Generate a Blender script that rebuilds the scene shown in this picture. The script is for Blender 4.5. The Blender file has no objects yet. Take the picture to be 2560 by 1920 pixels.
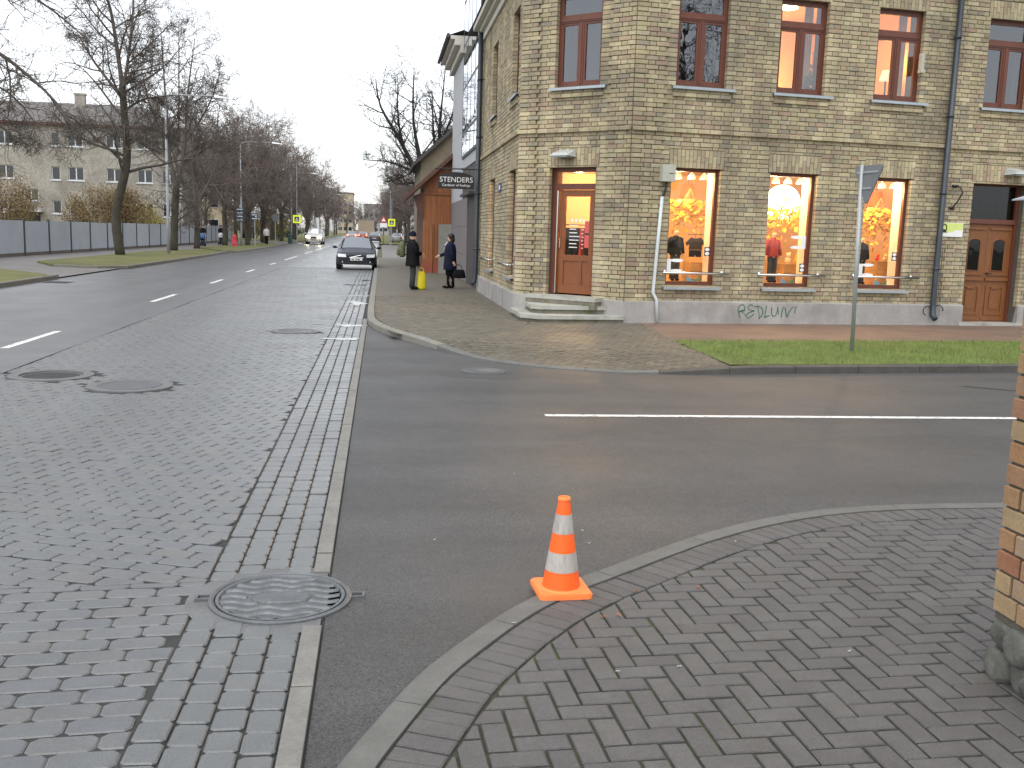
import bpy, math, random
from mathutils import Vector, Matrix
R_ = math.radians
sc = bpy.context.scene
col = sc.collection

# ------------------------------------------------------------------ camera
cam_d = bpy.data.cameras.new('camera'); cam = bpy.data.objects.new('camera', cam_d); col.objects.link(cam)
cam_d.sensor_width = 36; cam_d.lens = 36 * 2461 / 2560; cam_d.clip_start = 0.05; cam_d.clip_end = 4000
def cam_matrix():
    f = 2461.0; r = R_(1.73)
    yd = Vector(((952.3 - 1280) / f, (574.6 - 960) / f, 1)).normalized()       # where the main street runs to
    q = Vector((yd.x / yd.z + math.cos(r), yd.y / yd.z + math.sin(r), 1))
    dn = yd.cross(-q).normalized()
    if dn.y < 0: dn = -dn
    x = dn.cross(yd)
    if x.x < 0: x = -x
    rows = (x, yd, -dn)                                                        # columns of world->camera
    right = Vector([v[0] for v in rows]); down = Vector([v[1] for v in rows]); fwd = Vector([v[2] for v in rows])
    m = Matrix.Identity(4)
    for i in range(3):
        m[i][0] = right[i]; m[i][1] = -down[i]; m[i][2] = -fwd[i]
    m[2][3] = 1.8
    return m
cam.matrix_world = cam_matrix()
sc.camera = cam

# ------------------------------------------------------------------ sky, sun, exposure
SUN_EL, SUN_AZ = R_(64), R_(205)
w = bpy.data.worlds.new('World'); sc.world = w; w.use_nodes = True
nt = w.node_tree; nt.nodes.clear()
sky = nt.nodes.new('ShaderNodeTexSky'); sky.sky_type = 'NISHITA'; sky.sun_disc = False
sky.sun_elevation = SUN_EL; sky.sun_rotation = SUN_AZ; sky.dust_density = 1.0; sky.air_density = 1.0; sky.ozone_density = 1.0
hs = nt.nodes.new('ShaderNodeHueSaturation'); hs.inputs['Saturation'].default_value = 0.19
bg = nt.nodes.new('ShaderNodeBackground'); bg.inputs[1].default_value = 0.15
wo = nt.nodes.new('ShaderNodeOutputWorld')
nt.links.new(sky.outputs[0], hs.inputs['Color']); nt.links.new(hs.outputs[0], bg.inputs[0]); nt.links.new(bg.outputs[0], wo.inputs[0])
sd = bpy.data.lights.new('sun', 'SUN'); sd.energy = 1.2; sd.angle = R_(90); sd.color = (1, .97, .93)
sun = bpy.data.objects.new('sun', sd); col.objects.link(sun)
sun.rotation_euler = (R_(90) - SUN_EL, 0, R_(180) - SUN_AZ)
sc.view_settings.view_transform = 'Standard'; sc.view_settings.look = 'None'
sc.view_settings.exposure = 0.9; sc.view_settings.gamma = 1
sc.view_settings.use_curve_mapping = False

# ------------------------------------------------------------------ materials
MATS = {}
def pm(name, c, rough=.7, var=.12, scale=3.0, bump=0, bscale=80, metal=0, isl=0, ramp=None, stain=None, emit=None, es=0, spec=.5, dirt=0, rvar=0, rscale=1.0, alpha=1, coat=0, crough=.08, stretch=None, grain=0, gscale=140, streak=None):
    """procedural principled material; noise in world space, optional per-piece colour from 'ramp'"""
    m = bpy.data.materials.new(name); m.use_nodes = True; MATS[name] = m
    n = m.node_tree.nodes; L = m.node_tree.links; b = n['Principled BSDF']
    g = n.new('ShaderNodeNewGeometry'); pos = g.outputs['Position']
    if stretch:
        mp = n.new('ShaderNodeVectorMath'); mp.operation = 'MULTIPLY'; mp.inputs[1].default_value = stretch
        L.new(pos, mp.inputs[0]); pos = mp.outputs[0]
    def noise(s, det=4):
        t = n.new('ShaderNodeTexNoise'); t.inputs['Scale'].default_value = s; t.inputs['Detail'].default_value = det; t.inputs['Roughness'].default_value = .65
        L.new(pos, t.inputs['Vector']); return t.outputs['Fac']
    def mix(a, bb, fac, mode='MIX'):
        x = n.new('ShaderNodeMix'); x.data_type = 'RGBA'; x.blend_type = mode; x.clamp_result = False
        for sock, val in ((x.inputs[6], a), (x.inputs[7], bb), (x.inputs[0], fac)):
            if isinstance(val, (tuple, list)): sock.default_value = (*val[:3], 1)
            elif isinstance(val, (int, float)): sock.default_value = val
            else: L.new(val, sock)
        return x.outputs[2]
    def rng(v, a, bb, c0, d0):
        x = n.new('ShaderNodeMapRange'); L.new(v, x.inputs[0])
        for i, q in enumerate((a, bb, c0, d0)): x.inputs[i + 1].default_value = q
        return x.outputs[0]
    cur = c
    if ramp:
        oi = n.new('ShaderNodeObjectInfo')
        ad = n.new('ShaderNodeMath'); ad.operation = 'ADD'; L.new(g.outputs['Random Per Island'], ad.inputs[0]); L.new(oi.outputs['Random'], ad.inputs[1])
        fr = n.new('ShaderNodeMath'); fr.operation = 'FRACT'; L.new(ad.outputs[0], fr.inputs[0])
        cr = n.new('ShaderNodeValToRGB'); cr.color_ramp.interpolation = 'LINEAR'
        els = cr.color_ramp.elements
        while len(els) < len(ramp): els.new(.5)
        for i, cc in enumerate(ramp):
            els[i].position = i / (len(ramp) - 1); els[i].color = (*cc, 1)
        L.new(fr.outputs[0], cr.inputs[0]); cur = cr.outputs[0]
    if var:
        v = rng(noise(scale), .25, .75, 1 - var, 1 + var)
        cmb = n.new('ShaderNodeCombineColor'); [L.new(v, cmb.inputs[i]) for i in range(3)]
        cur = mix(cur, cmb.outputs[0], 1.0, 'MULTIPLY')
        v2 = rng(noise(scale * 9 + 3), .25, .75, 1 - var * .7, 1 + var * .7)
        cm2 = n.new('ShaderNodeCombineColor'); [L.new(v2, cm2.inputs[i]) for i in range(3)]
        cur = mix(cur, cm2.outputs[0], 1.0, 'MULTIPLY')
    if grain:
        v3 = rng(noise(gscale, 2), .3, .7, 1 - grain, 1 + grain)
        cm3 = n.new('ShaderNodeCombineColor'); [L.new(v3, cm3.inputs[i]) for i in range(3)]
        cur = mix(cur, cm3.outputs[0], 1.0, 'MULTIPLY')
    if streak:                                  # wheel-worn bands: (scale vector, amount)
        sv = n.new('ShaderNodeVectorMath'); sv.operation = 'MULTIPLY'; sv.inputs[1].default_value = streak[0]; L.new(g.outputs['Position'], sv.inputs[0])
        tx = n.new('ShaderNodeTexNoise'); tx.inputs['Scale'].default_value = 1; tx.inputs['Detail'].default_value = 5; L.new(sv.outputs[0], tx.inputs['Vector'])
        v4 = rng(tx.outputs['Fac'], .3, .7, 1 - streak[1], 1 + streak[1]); cm4 = n.new('ShaderNodeCombineColor'); [L.new(v4, cm4.inputs[i]) for i in range(3)]
        cur = mix(cur, cm4.outputs[0], 1.0, 'MULTIPLY')
    if stain:                                   # (colour, noise scale, from, to)
        f = rng(noise(stain[1]), stain[2], stain[3], 0, stain[4] if len(stain) > 4 else 1)
        cur = mix(cur, stain[0], f)
    if isinstance(cur, tuple): b.inputs['Base Color'].default_value = (*cur, 1)
    else: L.new(cur, b.inputs['Base Color'])
    if rvar: L.new(rng(noise(rscale), .35, .65, max(.03, rough - rvar), min(1, rough + rvar)), b.inputs['Roughness'])
    else: b.inputs['Roughness'].default_value = rough
    b.inputs['Metallic'].default_value = metal
    b.inputs['Specular IOR Level'].default_value = spec
    if coat: b.inputs['Coat Weight'].default_value = coat; b.inputs['Coat Roughness'].default_value = crough
    if emit: b.inputs['Emission Color'].default_value = (*emit, 1); b.inputs['Emission Strength'].default_value = es
    if bump:
        bp = n.new('ShaderNodeBump'); bp.inputs['Strength'].default_value = bump; bp.inputs['Distance'].default_value = .01
        L.new(noise(bscale, 5), bp.inputs['Height']); L.new(bp.outputs[0], b.inputs['Normal'])
    return m
def glass_mat(name, tint=(.9, .93, .95), refl=.07, rough=.01):
    m = bpy.data.materials.new(name); m.use_nodes = True; MATS[name] = m
    n = m.node_tree.nodes; L = m.node_tree.links; n.clear()
    o = n.new('ShaderNodeOutputMaterial'); t = n.new('ShaderNodeBsdfTransparent'); t.inputs[0].default_value = (*tint, 1)
    gl = n.new('ShaderNodeBsdfGlossy'); gl.inputs['Roughness'].default_value = rough; gl.inputs[0].default_value = (.92, .95, 1, 1)
    fr = n.new('ShaderNodeFresnel'); fr.inputs[0].default_value = 1.5
    ad = n.new('ShaderNodeMath'); ad.operation = 'ADD'; ad.use_clamp = True; ad.inputs[1].default_value = refl
    g = n.new('ShaderNodeNewGeometry'); tx = n.new('ShaderNodeTexNoise'); tx.inputs['Scale'].default_value = 3.5; tx.inputs['Detail'].default_value = 1
    bp = n.new('ShaderNodeBump'); bp.inputs['Strength'].default_value = .1; bp.inputs['Distance'].default_value = .01
    L.new(g.outputs['Position'], tx.inputs['Vector']); L.new(tx.outputs[0], bp.inputs['Height']); L.new(bp.outputs[0], gl.inputs['Normal'])
    mx = n.new('ShaderNodeMixShader')
    L.new(fr.outputs[0], ad.inputs[0]); L.new(ad.outputs[0], mx.inputs[0]); L.new(t.outputs[0], mx.inputs[1]); L.new(gl.outputs[0], mx.inputs[2]); L.new(mx.outputs[0], o.inputs[0])
    return m

pm('asphalt_main', (.098, .101, .106), .38, .12, .9, bump=.3, bscale=160, grain=.35, rvar=.07, rscale=.6, coat=.6, crough=.36, streak=((1.6, .06, 1), .16), stain=((.11, .11, .11), .45, .5, .7, .4))
pm('asphalt_side', (.070, .071, .071), .55, .12, .8, bump=.7, bscale=150, grain=.6, gscale=110, rvar=.08, rscale=.5, coat=.12, crough=.55, spec=.4, streak=((.12, 1.3, 1), .2), stain=((.098, .09, .084), .3, .5, .72, .7))
pm('joint_sand', (.035, .036, .034), .8, .3, 20, bump=.5)
pm('sett', (.15, .155, .16), .35, .14, 4, grain=.25, gscale=150, bump=.4, bscale=120, coat=.75, crough=.36, streak=((1.1, .07, 1), .14), rvar=.08, rscale=.8, ramp=[(0.0866, 0.0918, 0.0961), (0.0955, 0.1006, 0.1043), (0.0924, 0.0977, 0.1028), (0.1043, 0.1079, 0.1094), (0.0955, 0.0947, 0.0969), (0.0933, 0.0998, 0.1028), (0.1072, 0.1028, 0.0991), (0.0896, 0.0947, 0.0998)])
pm('sett_far', (.11, .116, .121), .35, .15, 5, coat=.75, crough=.36, bump=.2, bscale=30, rvar=.13, rscale=.7)
pm('gutter_block', (.16, .17, .168), .35, .14, 6, coat=.75, crough=.36, grain=.2, bump=.4, bscale=120, rvar=.13, rscale=.8, ramp=[(0.094, 0.1007, 0.1037), (0.109, 0.1157, 0.1173), (0.103, 0.1098, 0.1112), (0.1173, 0.1218, 0.1187)])
pm('kerb_flush', (.19, .185, .168), .6, .2, 5, bump=.6, bscale=60)
pm('kerb_near', (.135, .135, .125), .62, .16, 5, bump=.6, bscale=90, stain=((.10, .10, .09), 2, .5, .7, .6))
pm('kerb_light', (.21, .20, .175), .65, .18, 5, bump=.6, bscale=70)
pm('kerb_dark', (.085, .08, .07), .65, .3, 5, bump=.7, bscale=60, ramp=[(.06, .056, .05), (.075, .07, .06), (.065, .06, .052)])
pm('paver', (.12, .112, .108), .6, .15, 5, grain=.22, gscale=160, bump=.7, bscale=140, ramp=[(0.1009, 0.0974, 0.095), (0.1092, 0.1058, 0.1018), (0.1043, 0.1, 0.0967), (0.1175, 0.1134, 0.1077), (0.1026, 0.0966, 0.0942), (0.0968, 0.0932, 0.0916)], stain=((.10, .085, .06), 1.3, .58, .75, .5))
pm('joint_moss', (.045, .048, .028), .9, .3, 4, bump=.5, stain=((.08, .10, .018), 2.2, .5, .62, .95))
pm('paver_far', (.16, .142, .108), .6, .16, 3, bump=.5, bscale=90, ramp=[(0.1073, 0.0962, 0.0725), (0.1258, 0.1125, 0.0851), (0.111, 0.0999, 0.0755), (0.1517, 0.1369, 0.1073), (0.1147, 0.0999, 0.074), (0.1036, 0.0947, 0.0725)])
pm('path_brown', (.17, .115, .085), .65, .2, 1.2, bump=.5, bscale=80, stain=((.10, .085, .07), .9, .5, .7, .7))
pm('pave_grey', (.16, .15, .14), .6, .2, 1.0, bump=.3, bscale=30)
pm('paint_white', (.70, .70, .68), .55, .15, 6, stain=((.12, .12, .12), 14, .54, .66, .9))
pm('grass', (.10, .14, .03), .8, .3, 2, bump=.6, bscale=30, stain=((.12, .12, .04), .8, .5, .7, .7))
pm('grass_blade', (.10, .16, .025), .55, .3, 2, ramp=[(.13, .19, .03), (.17, .25, .045), (.22, .25, .08), (.12, .2, .03)])
pm('lawn', (.11, .115, .03), .85, .35, .6, bump=.6, bscale=14, stain=((.16, .12, .05), .35, .5, .7, .8))
pm('ground', (.10, .10, .05), .9, .3, .2)
pm('puddle', (.05, .05, .05), .10, 0, spec=.4)
BR = [(0.359, 0.302, 0.182), (0.447, 0.385, 0.234), (0.302, 0.255, 0.166), (0.385, 0.302, 0.198), (0.489, 0.426, 0.276), (0.364, 0.317, 0.198), (0.322, 0.229, 0.166), (0.421, 0.364, 0.224), (0.26, 0.229, 0.172), (0.458, 0.39, 0.255), (0.343, 0.296, 0.187)]
pm('brick', (.33, .27, .16), .85, .2, 2.2, bump=.6, bscale=60, ramp=BR, stain=((.12, .11, .09), .75, .48, .74, .6), grain=.12, gscale=45, streak=((2.2, 2.2, .16), .2))
pm('mortar', (.105, .093, .074), .95, .2, 8, bump=.6, bscale=90)
pm('near_brick', (.40, .25, .12), .85, .18, 6, bump=.6, bscale=60, ramp=[(.32, .19, .085), (.36, .26, .145), (.27, .095, .05), (.38, .31, .2), (.33, .17, .08), (.34, .235, .125)])
pm('render_plinth', (.33, .315, .30), .85, .12, 1.5, streak=((3, 3, .4), .12), bump=.3, bscale=60, stain=((.19, .18, .165), 1.1, .5, .72, .7))
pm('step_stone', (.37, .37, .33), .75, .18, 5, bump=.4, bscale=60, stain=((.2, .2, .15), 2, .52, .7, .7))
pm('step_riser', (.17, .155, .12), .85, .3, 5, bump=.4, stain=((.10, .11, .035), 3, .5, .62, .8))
pm('zinc', (.40, .44, .47), .4, .1, 4, metal=.55)
pm('frame_wood', (.135, .042, .024), .45, .15, 6, stretch=(1, 1, .2))
pm('door_wood', (.21, .068, .02), .42, .2, 6, stretch=(4, 4, .5))
pm('door_wood2', (.20, .075, .022), .45, .22, 6, stretch=(4, 4, .5))
pm('pipe_dark', (.045, .055, .065), .4, .2, 3, metal=.3)
pm('pipe_light', (.55, .60, .62), .4, .1, 5)
pm('steel', (.62, .62, .60), .18, .05, 3, metal=1)
pm('box_grey', (.42, .42, .36), .55, .1, 6)
pm('lamp_grey', (.42, .44, .43), .45, .1, 6)
pm('black_iron', (.02, .02, .022), .5, .2, 6)
pm('sign_black', (.015, .014, .016), .4, .1, 5)
pm('white', (.80, .80, .80), .5, .04, 5)
pm('white_plaster', (.80, .76, .68), .8, .05, 5)
pm('cornice', (.52, .50, .44), .7, .08, 3)
pm('roof_dark', (.05, .045, .045), .6, .2, 3)
glass_mat('glass', refl=.10)
glass_mat('glass_door', (.3, .3, .3), .0)
glass_mat('glass_shop', refl=.015)
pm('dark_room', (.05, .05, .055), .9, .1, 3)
pm('shop_wall', (.72, .50, .28), .8, .06, 2)
pm('shop_floor', (.38, .24, .12), .5, .15, 4)
pm('graffiti', (.035, .13, .065), .6, .25, 9)

# ------------------------------------------------------------------ mesh helpers
def tag(o, label=None, cat=None, group=None, kind=None):
    if label: o['label'] = label
    if cat: o['category'] = cat
    if group: o['group'] = group
    if kind: o['kind'] = kind
    return o
def wm(o):
    m = o.matrix_parent_inverse @ o.matrix_basis
    return wm(o.parent) @ m if o.parent else m
def empty(name, loc=(0, 0, 0), rz=0, label=None, cat=None, group=None):
    o = bpy.data.objects.new(name, None); col.objects.link(o); o.location = loc; o.rotation_euler = (0, 0, rz); o.empty_display_size = .2
    return tag(o, label, cat, group)
def link(o, parent=None, inv=True):
    col.objects.link(o)
    if parent:
        o.parent = parent
        if inv: o.matrix_parent_inverse = wm(parent).inverted()
    return o
class MB:
    def __init__(s): s.v = []; s.f = []; s.m = Matrix.Identity(4)
    def add(s, vs, fs):
        k = len(s.v); s.v += [tuple(s.m @ Vector(p)) for p in vs]; s.f += [tuple(i + k for i in q) for q in fs]; return s
    def hexa(s, p):     # 8 points: bottom ring 0-3, top ring 4-7
        return s.add(p, [(3, 2, 1, 0), (4, 5, 6, 7), (0, 1, 5, 4), (1, 2, 6, 5), (2, 3, 7, 6), (3, 0, 4, 7)])
    def box(s, x0, x1, y0, y1, z0, z1):
        return s.hexa([(x0, y0, z0), (x1, y0, z0), (x1, y1, z0), (x0, y1, z0), (x0, y0, z1), (x1, y0, z1), (x1, y1, z1), (x0, y1, z1)])
    def bbox(s, x0, x1, y0, y1, z0, z1, b=.01):          # box with chamfered vertical edges and top
        p = [(x0 + b, y0), (x1 - b, y0), (x1, y0 + b), (x1, y1 - b), (x1 - b, y1), (x0 + b, y1), (x0, y1 - b), (x0, y0 + b)]
        cx, cy = (x0 + x1) / 2, (y0 + y1) / 2
        q = [(cx + (a - cx) * (1 - 2 * b / max(x1 - x0, 1e-6)), cy + (c - cy) * (1 - 2 * b / max(y1 - y0, 1e-6))) for a, c in p]
        vs = [(a, c, z0) for a, c in p] + [(a, c, z1 - b) for a, c in p] + [(a, c, z1) for a, c in q]
        fs = [tuple(range(7, -1, -1)), tuple(range(16, 24))]
        for r in (0, 8): fs += [(r + i, r + (i + 1) % 8, r + 8 + (i + 1) % 8, r + 8 + i) for i in range(8)]
        return s.add(vs, fs)
    def prism(s, poly, z0, z1):
        n = len(poly); z0f = z0 if callable(z0) else (lambda x, y: z0); z1f = z1 if callable(z1) else (lambda x, y: z1)
        return s.add([(x, y, z0f(x, y)) for x, y in poly] + [(x, y, z1f(x, y)) for x, y in poly],
                     [tuple(range(n - 1, -1, -1)), tuple(range(n, 2 * n))] + [(i, (i + 1) % n, n + (i + 1) % n, n + i) for i in range(n)])
    def tube(s, pts, rad, sides=6, cap=True, sx=1.0):
        pts = [Vector(p) for p in pts]; n = len(pts)
        if not isinstance(rad, (list, tuple)): rad = [rad] * n
        vs = []; fs = []; u = None
        for i, p in enumerate(pts):
            d = (pts[min(i + 1, n - 1)] - pts[max(i - 1, 0)])
            d = d.normalized() if d.length > 1e-9 else Vector((0, 0, 1))
            if u is None: u = d.cross(Vector((0, 0, 1)) if abs(d.z) < .9 else Vector((1, 0, 0))).normalized()
            else:
                u = u - d * u.dot(d)
                u = u.normalized() if u.length > 1e-6 else d.orthogonal().normalized()
            v = d.cross(u)
            for k in range(sides):
                a = 2 * math.pi * k / sides
                vs.append(p + (u * math.cos(a) * sx + v * math.sin(a)) * rad[i])
        for i in range(n - 1):
            for k in range(sides):
                a = i * sides + k; b2 = i * sides + (k + 1) % sides
                fs.append((a, b2, b2 + sides, a + sides))
        if cap: fs += [tuple(range(sides - 1, -1, -1)), tuple(range((n - 1) * sides, n * sides))]
        return s.add(vs, fs)
    def lathe(s, prof, c=(0, 0, 0), n=24, sx=1, sy=1):   # prof: (r,z)
        vs = [(c[0] + r * sx * math.cos(2 * math.pi * k / n), c[1] + r * sy * math.sin(2 * math.pi * k / n), c[2] + z) for r, z in prof for k in range(n)]
        fs = [(i * n + k, i * n + (k + 1) % n, (i + 1) * n + (k + 1) % n, (i + 1) * n + k) for i in range(len(prof) - 1) for k in range(n)]
        fs += [tuple(range(n - 1, -1, -1)), tuple(range((len(prof) - 1) * n, len(prof) * n))]
        return s.add(vs, fs)
    def ball(s, c, rx, ry=None, rz=None, n=10, rings=6):
        ry = ry or rx; rz = rz or rx
        prof = [(math.sin(math.pi * (i + .02) / (rings + .04)), -math.cos(math.pi * (i + .02) / (rings + .04))) for i in range(rings + 1)]
        vs = [(c[0] + r * rx * math.cos(2 * math.pi * k / n), c[1] + r * ry * math.sin(2 * math.pi * k / n), c[2] + z * rz) for r, z in prof for k in range(n)]
        fs = [(i * n + k, i * n + (k + 1) % n, (i + 1) * n + (k + 1) % n, (i + 1) * n + k) for i in range(rings) for k in range(n)]
        fs += [tuple(range(n - 1, -1, -1)), tuple(range(rings * n, rings * n + n))]
        return s.add(vs, fs)
    def mesh(s, name, mat, smooth=False):
        me = bpy.data.meshes.new(name); me.from_pydata(s.v, [], s.f); me.update()
        if mat: me.materials.append(MATS[mat] if isinstance(mat, str) else mat)
        if smooth: me.polygons.foreach_set('use_smooth', [True] * len(me.polygons))
        return me
    def build(s, name, mat, parent=None, smooth=False, inv=True, label=None, cat=None, group=None, kind=None):
        o = bpy.data.objects.new(name, s.mesh(name, mat, smooth)); link(o, parent, inv)
        return tag(o, label, cat, group, kind)
def copy_tree(o, parent=None):
    c = o.copy(); col.objects.link(c)
    if parent: c.parent = parent
    for ch in o.children: copy_tree(ch, c)
    return c
def struct(mb, name, mat, smooth=False, parent=None):
    o = mb.build(name, mat, parent, smooth)
    if not parent: o['kind'] = 'structure'
    return o
rnd = random.Random(7)
def clip(poly, a, b):       # keep the part left of a->b
    out = []
    for i in range(len(poly)):
        p, q = poly[i], poly[(i + 1) % len(poly)]
        dp = (b[0] - a[0]) * (p[1] - a[1]) - (b[1] - a[1]) * (p[0] - a[0]); dq = (b[0] - a[0]) * (q[1] - a[1]) - (b[1] - a[1]) * (q[0] - a[0])
        if dp >= 0: out.append(p)
        if dp * dq < 0:
            t = dp / (dp - dq); out.append((p[0] + (q[0] - p[0]) * t, p[1] + (q[1] - p[1]) * t))
    return out
def area(p): return .5 * sum(p[i][0] * p[(i + 1) % len(p)][1] - p[(i + 1) % len(p)][0] * p[i][1] for i in range(len(p)))
def block(mb, poly, zt, h=.03, b=.006, dz=.005, tilt=(0, 0)):
    """a paving block: polygon with a chamfered top edge"""
    n = len(poly); cx = sum(p[0] for p in poly) / n; cy = sum(p[1] for p in poly) / n
    def zz(x, y): return (x - cx) * tilt[0] + (y - cy) * tilt[1] + (zt(x, y) if callable(zt) else zt)
    inn = []
    for x, y in poly:
        d = math.hypot(x - cx, y - cy) or 1; k = max(0, 1 - 1.4 * b / d); inn.append((cx + (x - cx) * k, cy + (y - cy) * k))
    vs = [(x, y, zz(x, y) - h) for x, y in poly] + [(x, y, zz(x, y) - dz) for x, y in poly] + [(x, y, zz(x, y)) for x, y in inn]
    fs = [tuple(range(2 * n, 3 * n))]
    for r in (0, n): fs += [(r + i, r + (i + 1) % n, r + n + (i + 1) % n, r + n + i) for i in range(n)]
    mb.add(vs, fs)
def offset(line, d):        # offset an open polyline to its right by d
    out = []
    for i, p in enumerate(line):
        a = line[max(i - 1, 0)]; b = line[min(i + 1, len(line) - 1)]; t = Vector((b[0] - a[0], b[1] - a[1])).normalized()
        out.append((p[0] + t.y * d, p[1] - t.x * d))
    return out
def smooth_line(pts, step):  # Catmull-Rom resample at equal steps
    P = [Vector(p) for p in pts]; dense = []
    for i in range(len(P) - 1):
        p0, p1, p2, p3 = P[max(i - 1, 0)], P[i], P[i + 1], P[min(i + 2, len(P) - 1)]
        for k in range(12):
            t = k / 12; dense.append(.5 * ((2 * p1) + (p2 - p0) * t + (2 * p0 - 5 * p1 + 4 * p2 - p3) * t * t + (3 * p1 - p0 - 3 * p2 + p3) * t ** 3))
    dense.append(P[-1]); out = [dense[0]]; acc = 0
    for a, b in zip(dense, dense[1:]):
        L = (b - a).length
        while acc + L >= step:
            t = (step - acc) / L; a = a + (b - a) * t; out.append(a); L = (b - a).length; acc = 0
        acc += L
    return [tuple(p) for p in out]
CI = cam.matrix_world.inverted()
def seen(x, y, z, m=0):
    c = CI @ Vector((x, y, z))
    if c.z > -.1: return False
    return abs(c.x / -c.z) < 1280 / 2461 + m and abs(c.y / -c.z) < 960 / 2461 + m
def spread(pieces, n_single, name, mat, parent, stuff_name):
    """pieces: list of (polygon, height, tilt) - the ones that show largest become objects, the rest one stuff mesh"""
    def key(q):
        n = len(q[0]); cx = sum(p[0] for p in q[0]) / n; cy = sum(p[1] for p in q[0]) / n
        return math.hypot(cx, cy) + (0 if seen(cx, cy, 0) else 1000)
    pieces.sort(key=key)
    mb = MB()
    for i, (poly, zt, tl) in enumerate(pieces):
        if i < n_single:
            n = len(poly); cx = sum(p[0] for p in poly) / n; cy = sum(p[1] for p in poly) / n
            one = MB(); block(one, [(x - cx, y - cy) for x, y in poly], (lambda x, y: 0) if not callable(zt) else (lambda x, y: zt(x + cx, y + cy)), tilt=tl)
            o = one.build(name, mat, parent); o.location = (cx, cy, 0 if callable(zt) else zt)
        else: block(mb, poly, zt, tilt=tl)
    if mb.f: mb.build(stuff_name, mat, parent, kind='stuff')

# ------------------------------------------------------------------ ground, roads, pavements
def sheet(x0, x1, y0, y1, z): return MB().add([(x0, y0, z), (x1, y0, z), (x1, y1, z), (x0, y1, z)], [(0, 1, 2, 3)])
struct(sheet(-900, 900, -300, 2500, -.09), 'ground', 'ground')
road = struct(sheet(-9.95, -4.4, -8, 700, 0), 'main_road', 'asphalt_main')
sett_bed = struct(sheet(-4.4, -.24, -8, 46, -.014), 'sett_paving', 'joint_sand')
struct(sheet(-4.4, -.24, 46, 700, -.002), 'paved_lane', 'sett_far')
side_road = struct(sheet(-.24, 70, -8, 20.4, -.004), 'side_road', 'asphalt_side')
struct(sheet(.1, 60, 20.4, 700, -.03), 'yard', 'pave_grey')

MH = [(-.47, 4.73, .345), (-3.82, 12.05, .47), (-2.76, 11.32, .44), (-1.46, 17.57, .40)]   # manholes in the setts
def in_mh(x, y, m=.0): return any(math.hypot(x - a, y - b) < r + m for a, b, r in MH)
def rrect(cx, cy, L, W, ang, c=.02, sl=0):
    hl, hw = L / 2, W / 2; ca, sa = math.cos(ang), math.sin(ang)
    p = [(-hl + c, -hw), (hl - c, -hw), (hl, -hw + c), (hl, hw - c), (hl - c, hw), (-hl + c, hw), (-hl, hw - c), (-hl, -hw + c)]
    return [(cx + (x + sl * y) * ca - y * sa, cy + (x + sl * y) * sa + y * ca) for x, y in p]
setts = []
def lay(ang, keep, y_lo, y_hi, sl):
    ca, sa = math.cos(ang), math.sin(ang); L, W = .236, .122
    for j in range(-30, int(46 / W)):
        for i in range(-90, 90):
            u = (i + .5 * (j % 2)) * L + .02 * math.sin(j * 1.7); v = j * W
            x, y = u * ca - v * sa - 2.4, u * sa + v * ca + 5.0
            if not (-4.5 < x < -.8 and y_lo < y < y_hi) or not keep(x, y) or in_mh(x, y, .05) or not seen(x, y, 0, .06): continue
            poly = rrect(x, y, L - .003 + rnd.uniform(-.002, .001), W - .0075 + rnd.uniform(-.002, .001), ang + rnd.gauss(0, .005), .022, sl)
            poly = clip(poly, (-.868, 0), (-.868, 100)); poly = clip(poly, (-4.4, 100), (-4.4, 0)) if len(poly) > 2 else poly
            if len(poly) > 2: poly = clip(poly, (-1.9, 4.93), (-.9, 4.99)) if keep(0, 99) else clip(poly, (-.9, 4.975), (-1.9, 4.915))
            if len(poly) < 3 or area(poly) < .0012: continue
            setts.append((poly, rnd.gauss(0, .0012) - .004 * (1 + math.sin(x * 2.1 + 1) * math.sin(y * 1.3)), (rnd.gauss(0, .006), rnd.gauss(0, .006))))
lay(R_(4), lambda x, y: y < 5.05 + .06 * x, 2.4, 5.2, 0)
lay(R_(-20), lambda x, y: y > 4.9 + .06 * x, 4.7, 46, .06)
spread(setts, 300, 'sett', 'sett', sett_bed, 'setts')
# gutter band: four straight courses and the flush kerb
gut = []
for k in range(4):
    y = 2.4 + rnd.uniform(0, .1)
    while y < 46:
        d = .155 + rnd.uniform(-.012, .02)
        x0 = -.858 + k * .129; cx = x0 + .0645
        if not in_mh(cx, y + d / 2, .03): gut.append((rrect(cx, y + d / 2, .121, d - .008, rnd.gauss(0, .01), .014), rnd.gauss(0, .002), (rnd.gauss(0, .012), rnd.gauss(0, .012))))
        y += d
spread(gut, 150, 'gutter_block', 'gutter_block', sett_bed, 'gutter_blocks')
kf = empty('flush_kerb', (-.3, 3, 0), label='line of flush pale kerb stones between setts and side road', cat='kerb')
y = 2.5
while y < 20:
    d = rnd.choice([.96, .98, .6, .97, .3, .97]) if y > 4 else .62
    if in_mh(-.295, y + .05, .04): y += .06; continue
    b = next((k for k in range(4, 100) if in_mh(-.295, y + k * d / 100, .035)), 100) / 100 * d
    mb = MB(); block(mb, [(-.336, y + .006), (-.25, y + .006), (-.25, y + b - .006), (-.336, y + b - .006)], .012 + rnd.gauss(0, .003), h=.05, b=.008)
    mb.build('kerb_stone', 'kerb_flush', kf); y += b

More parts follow.
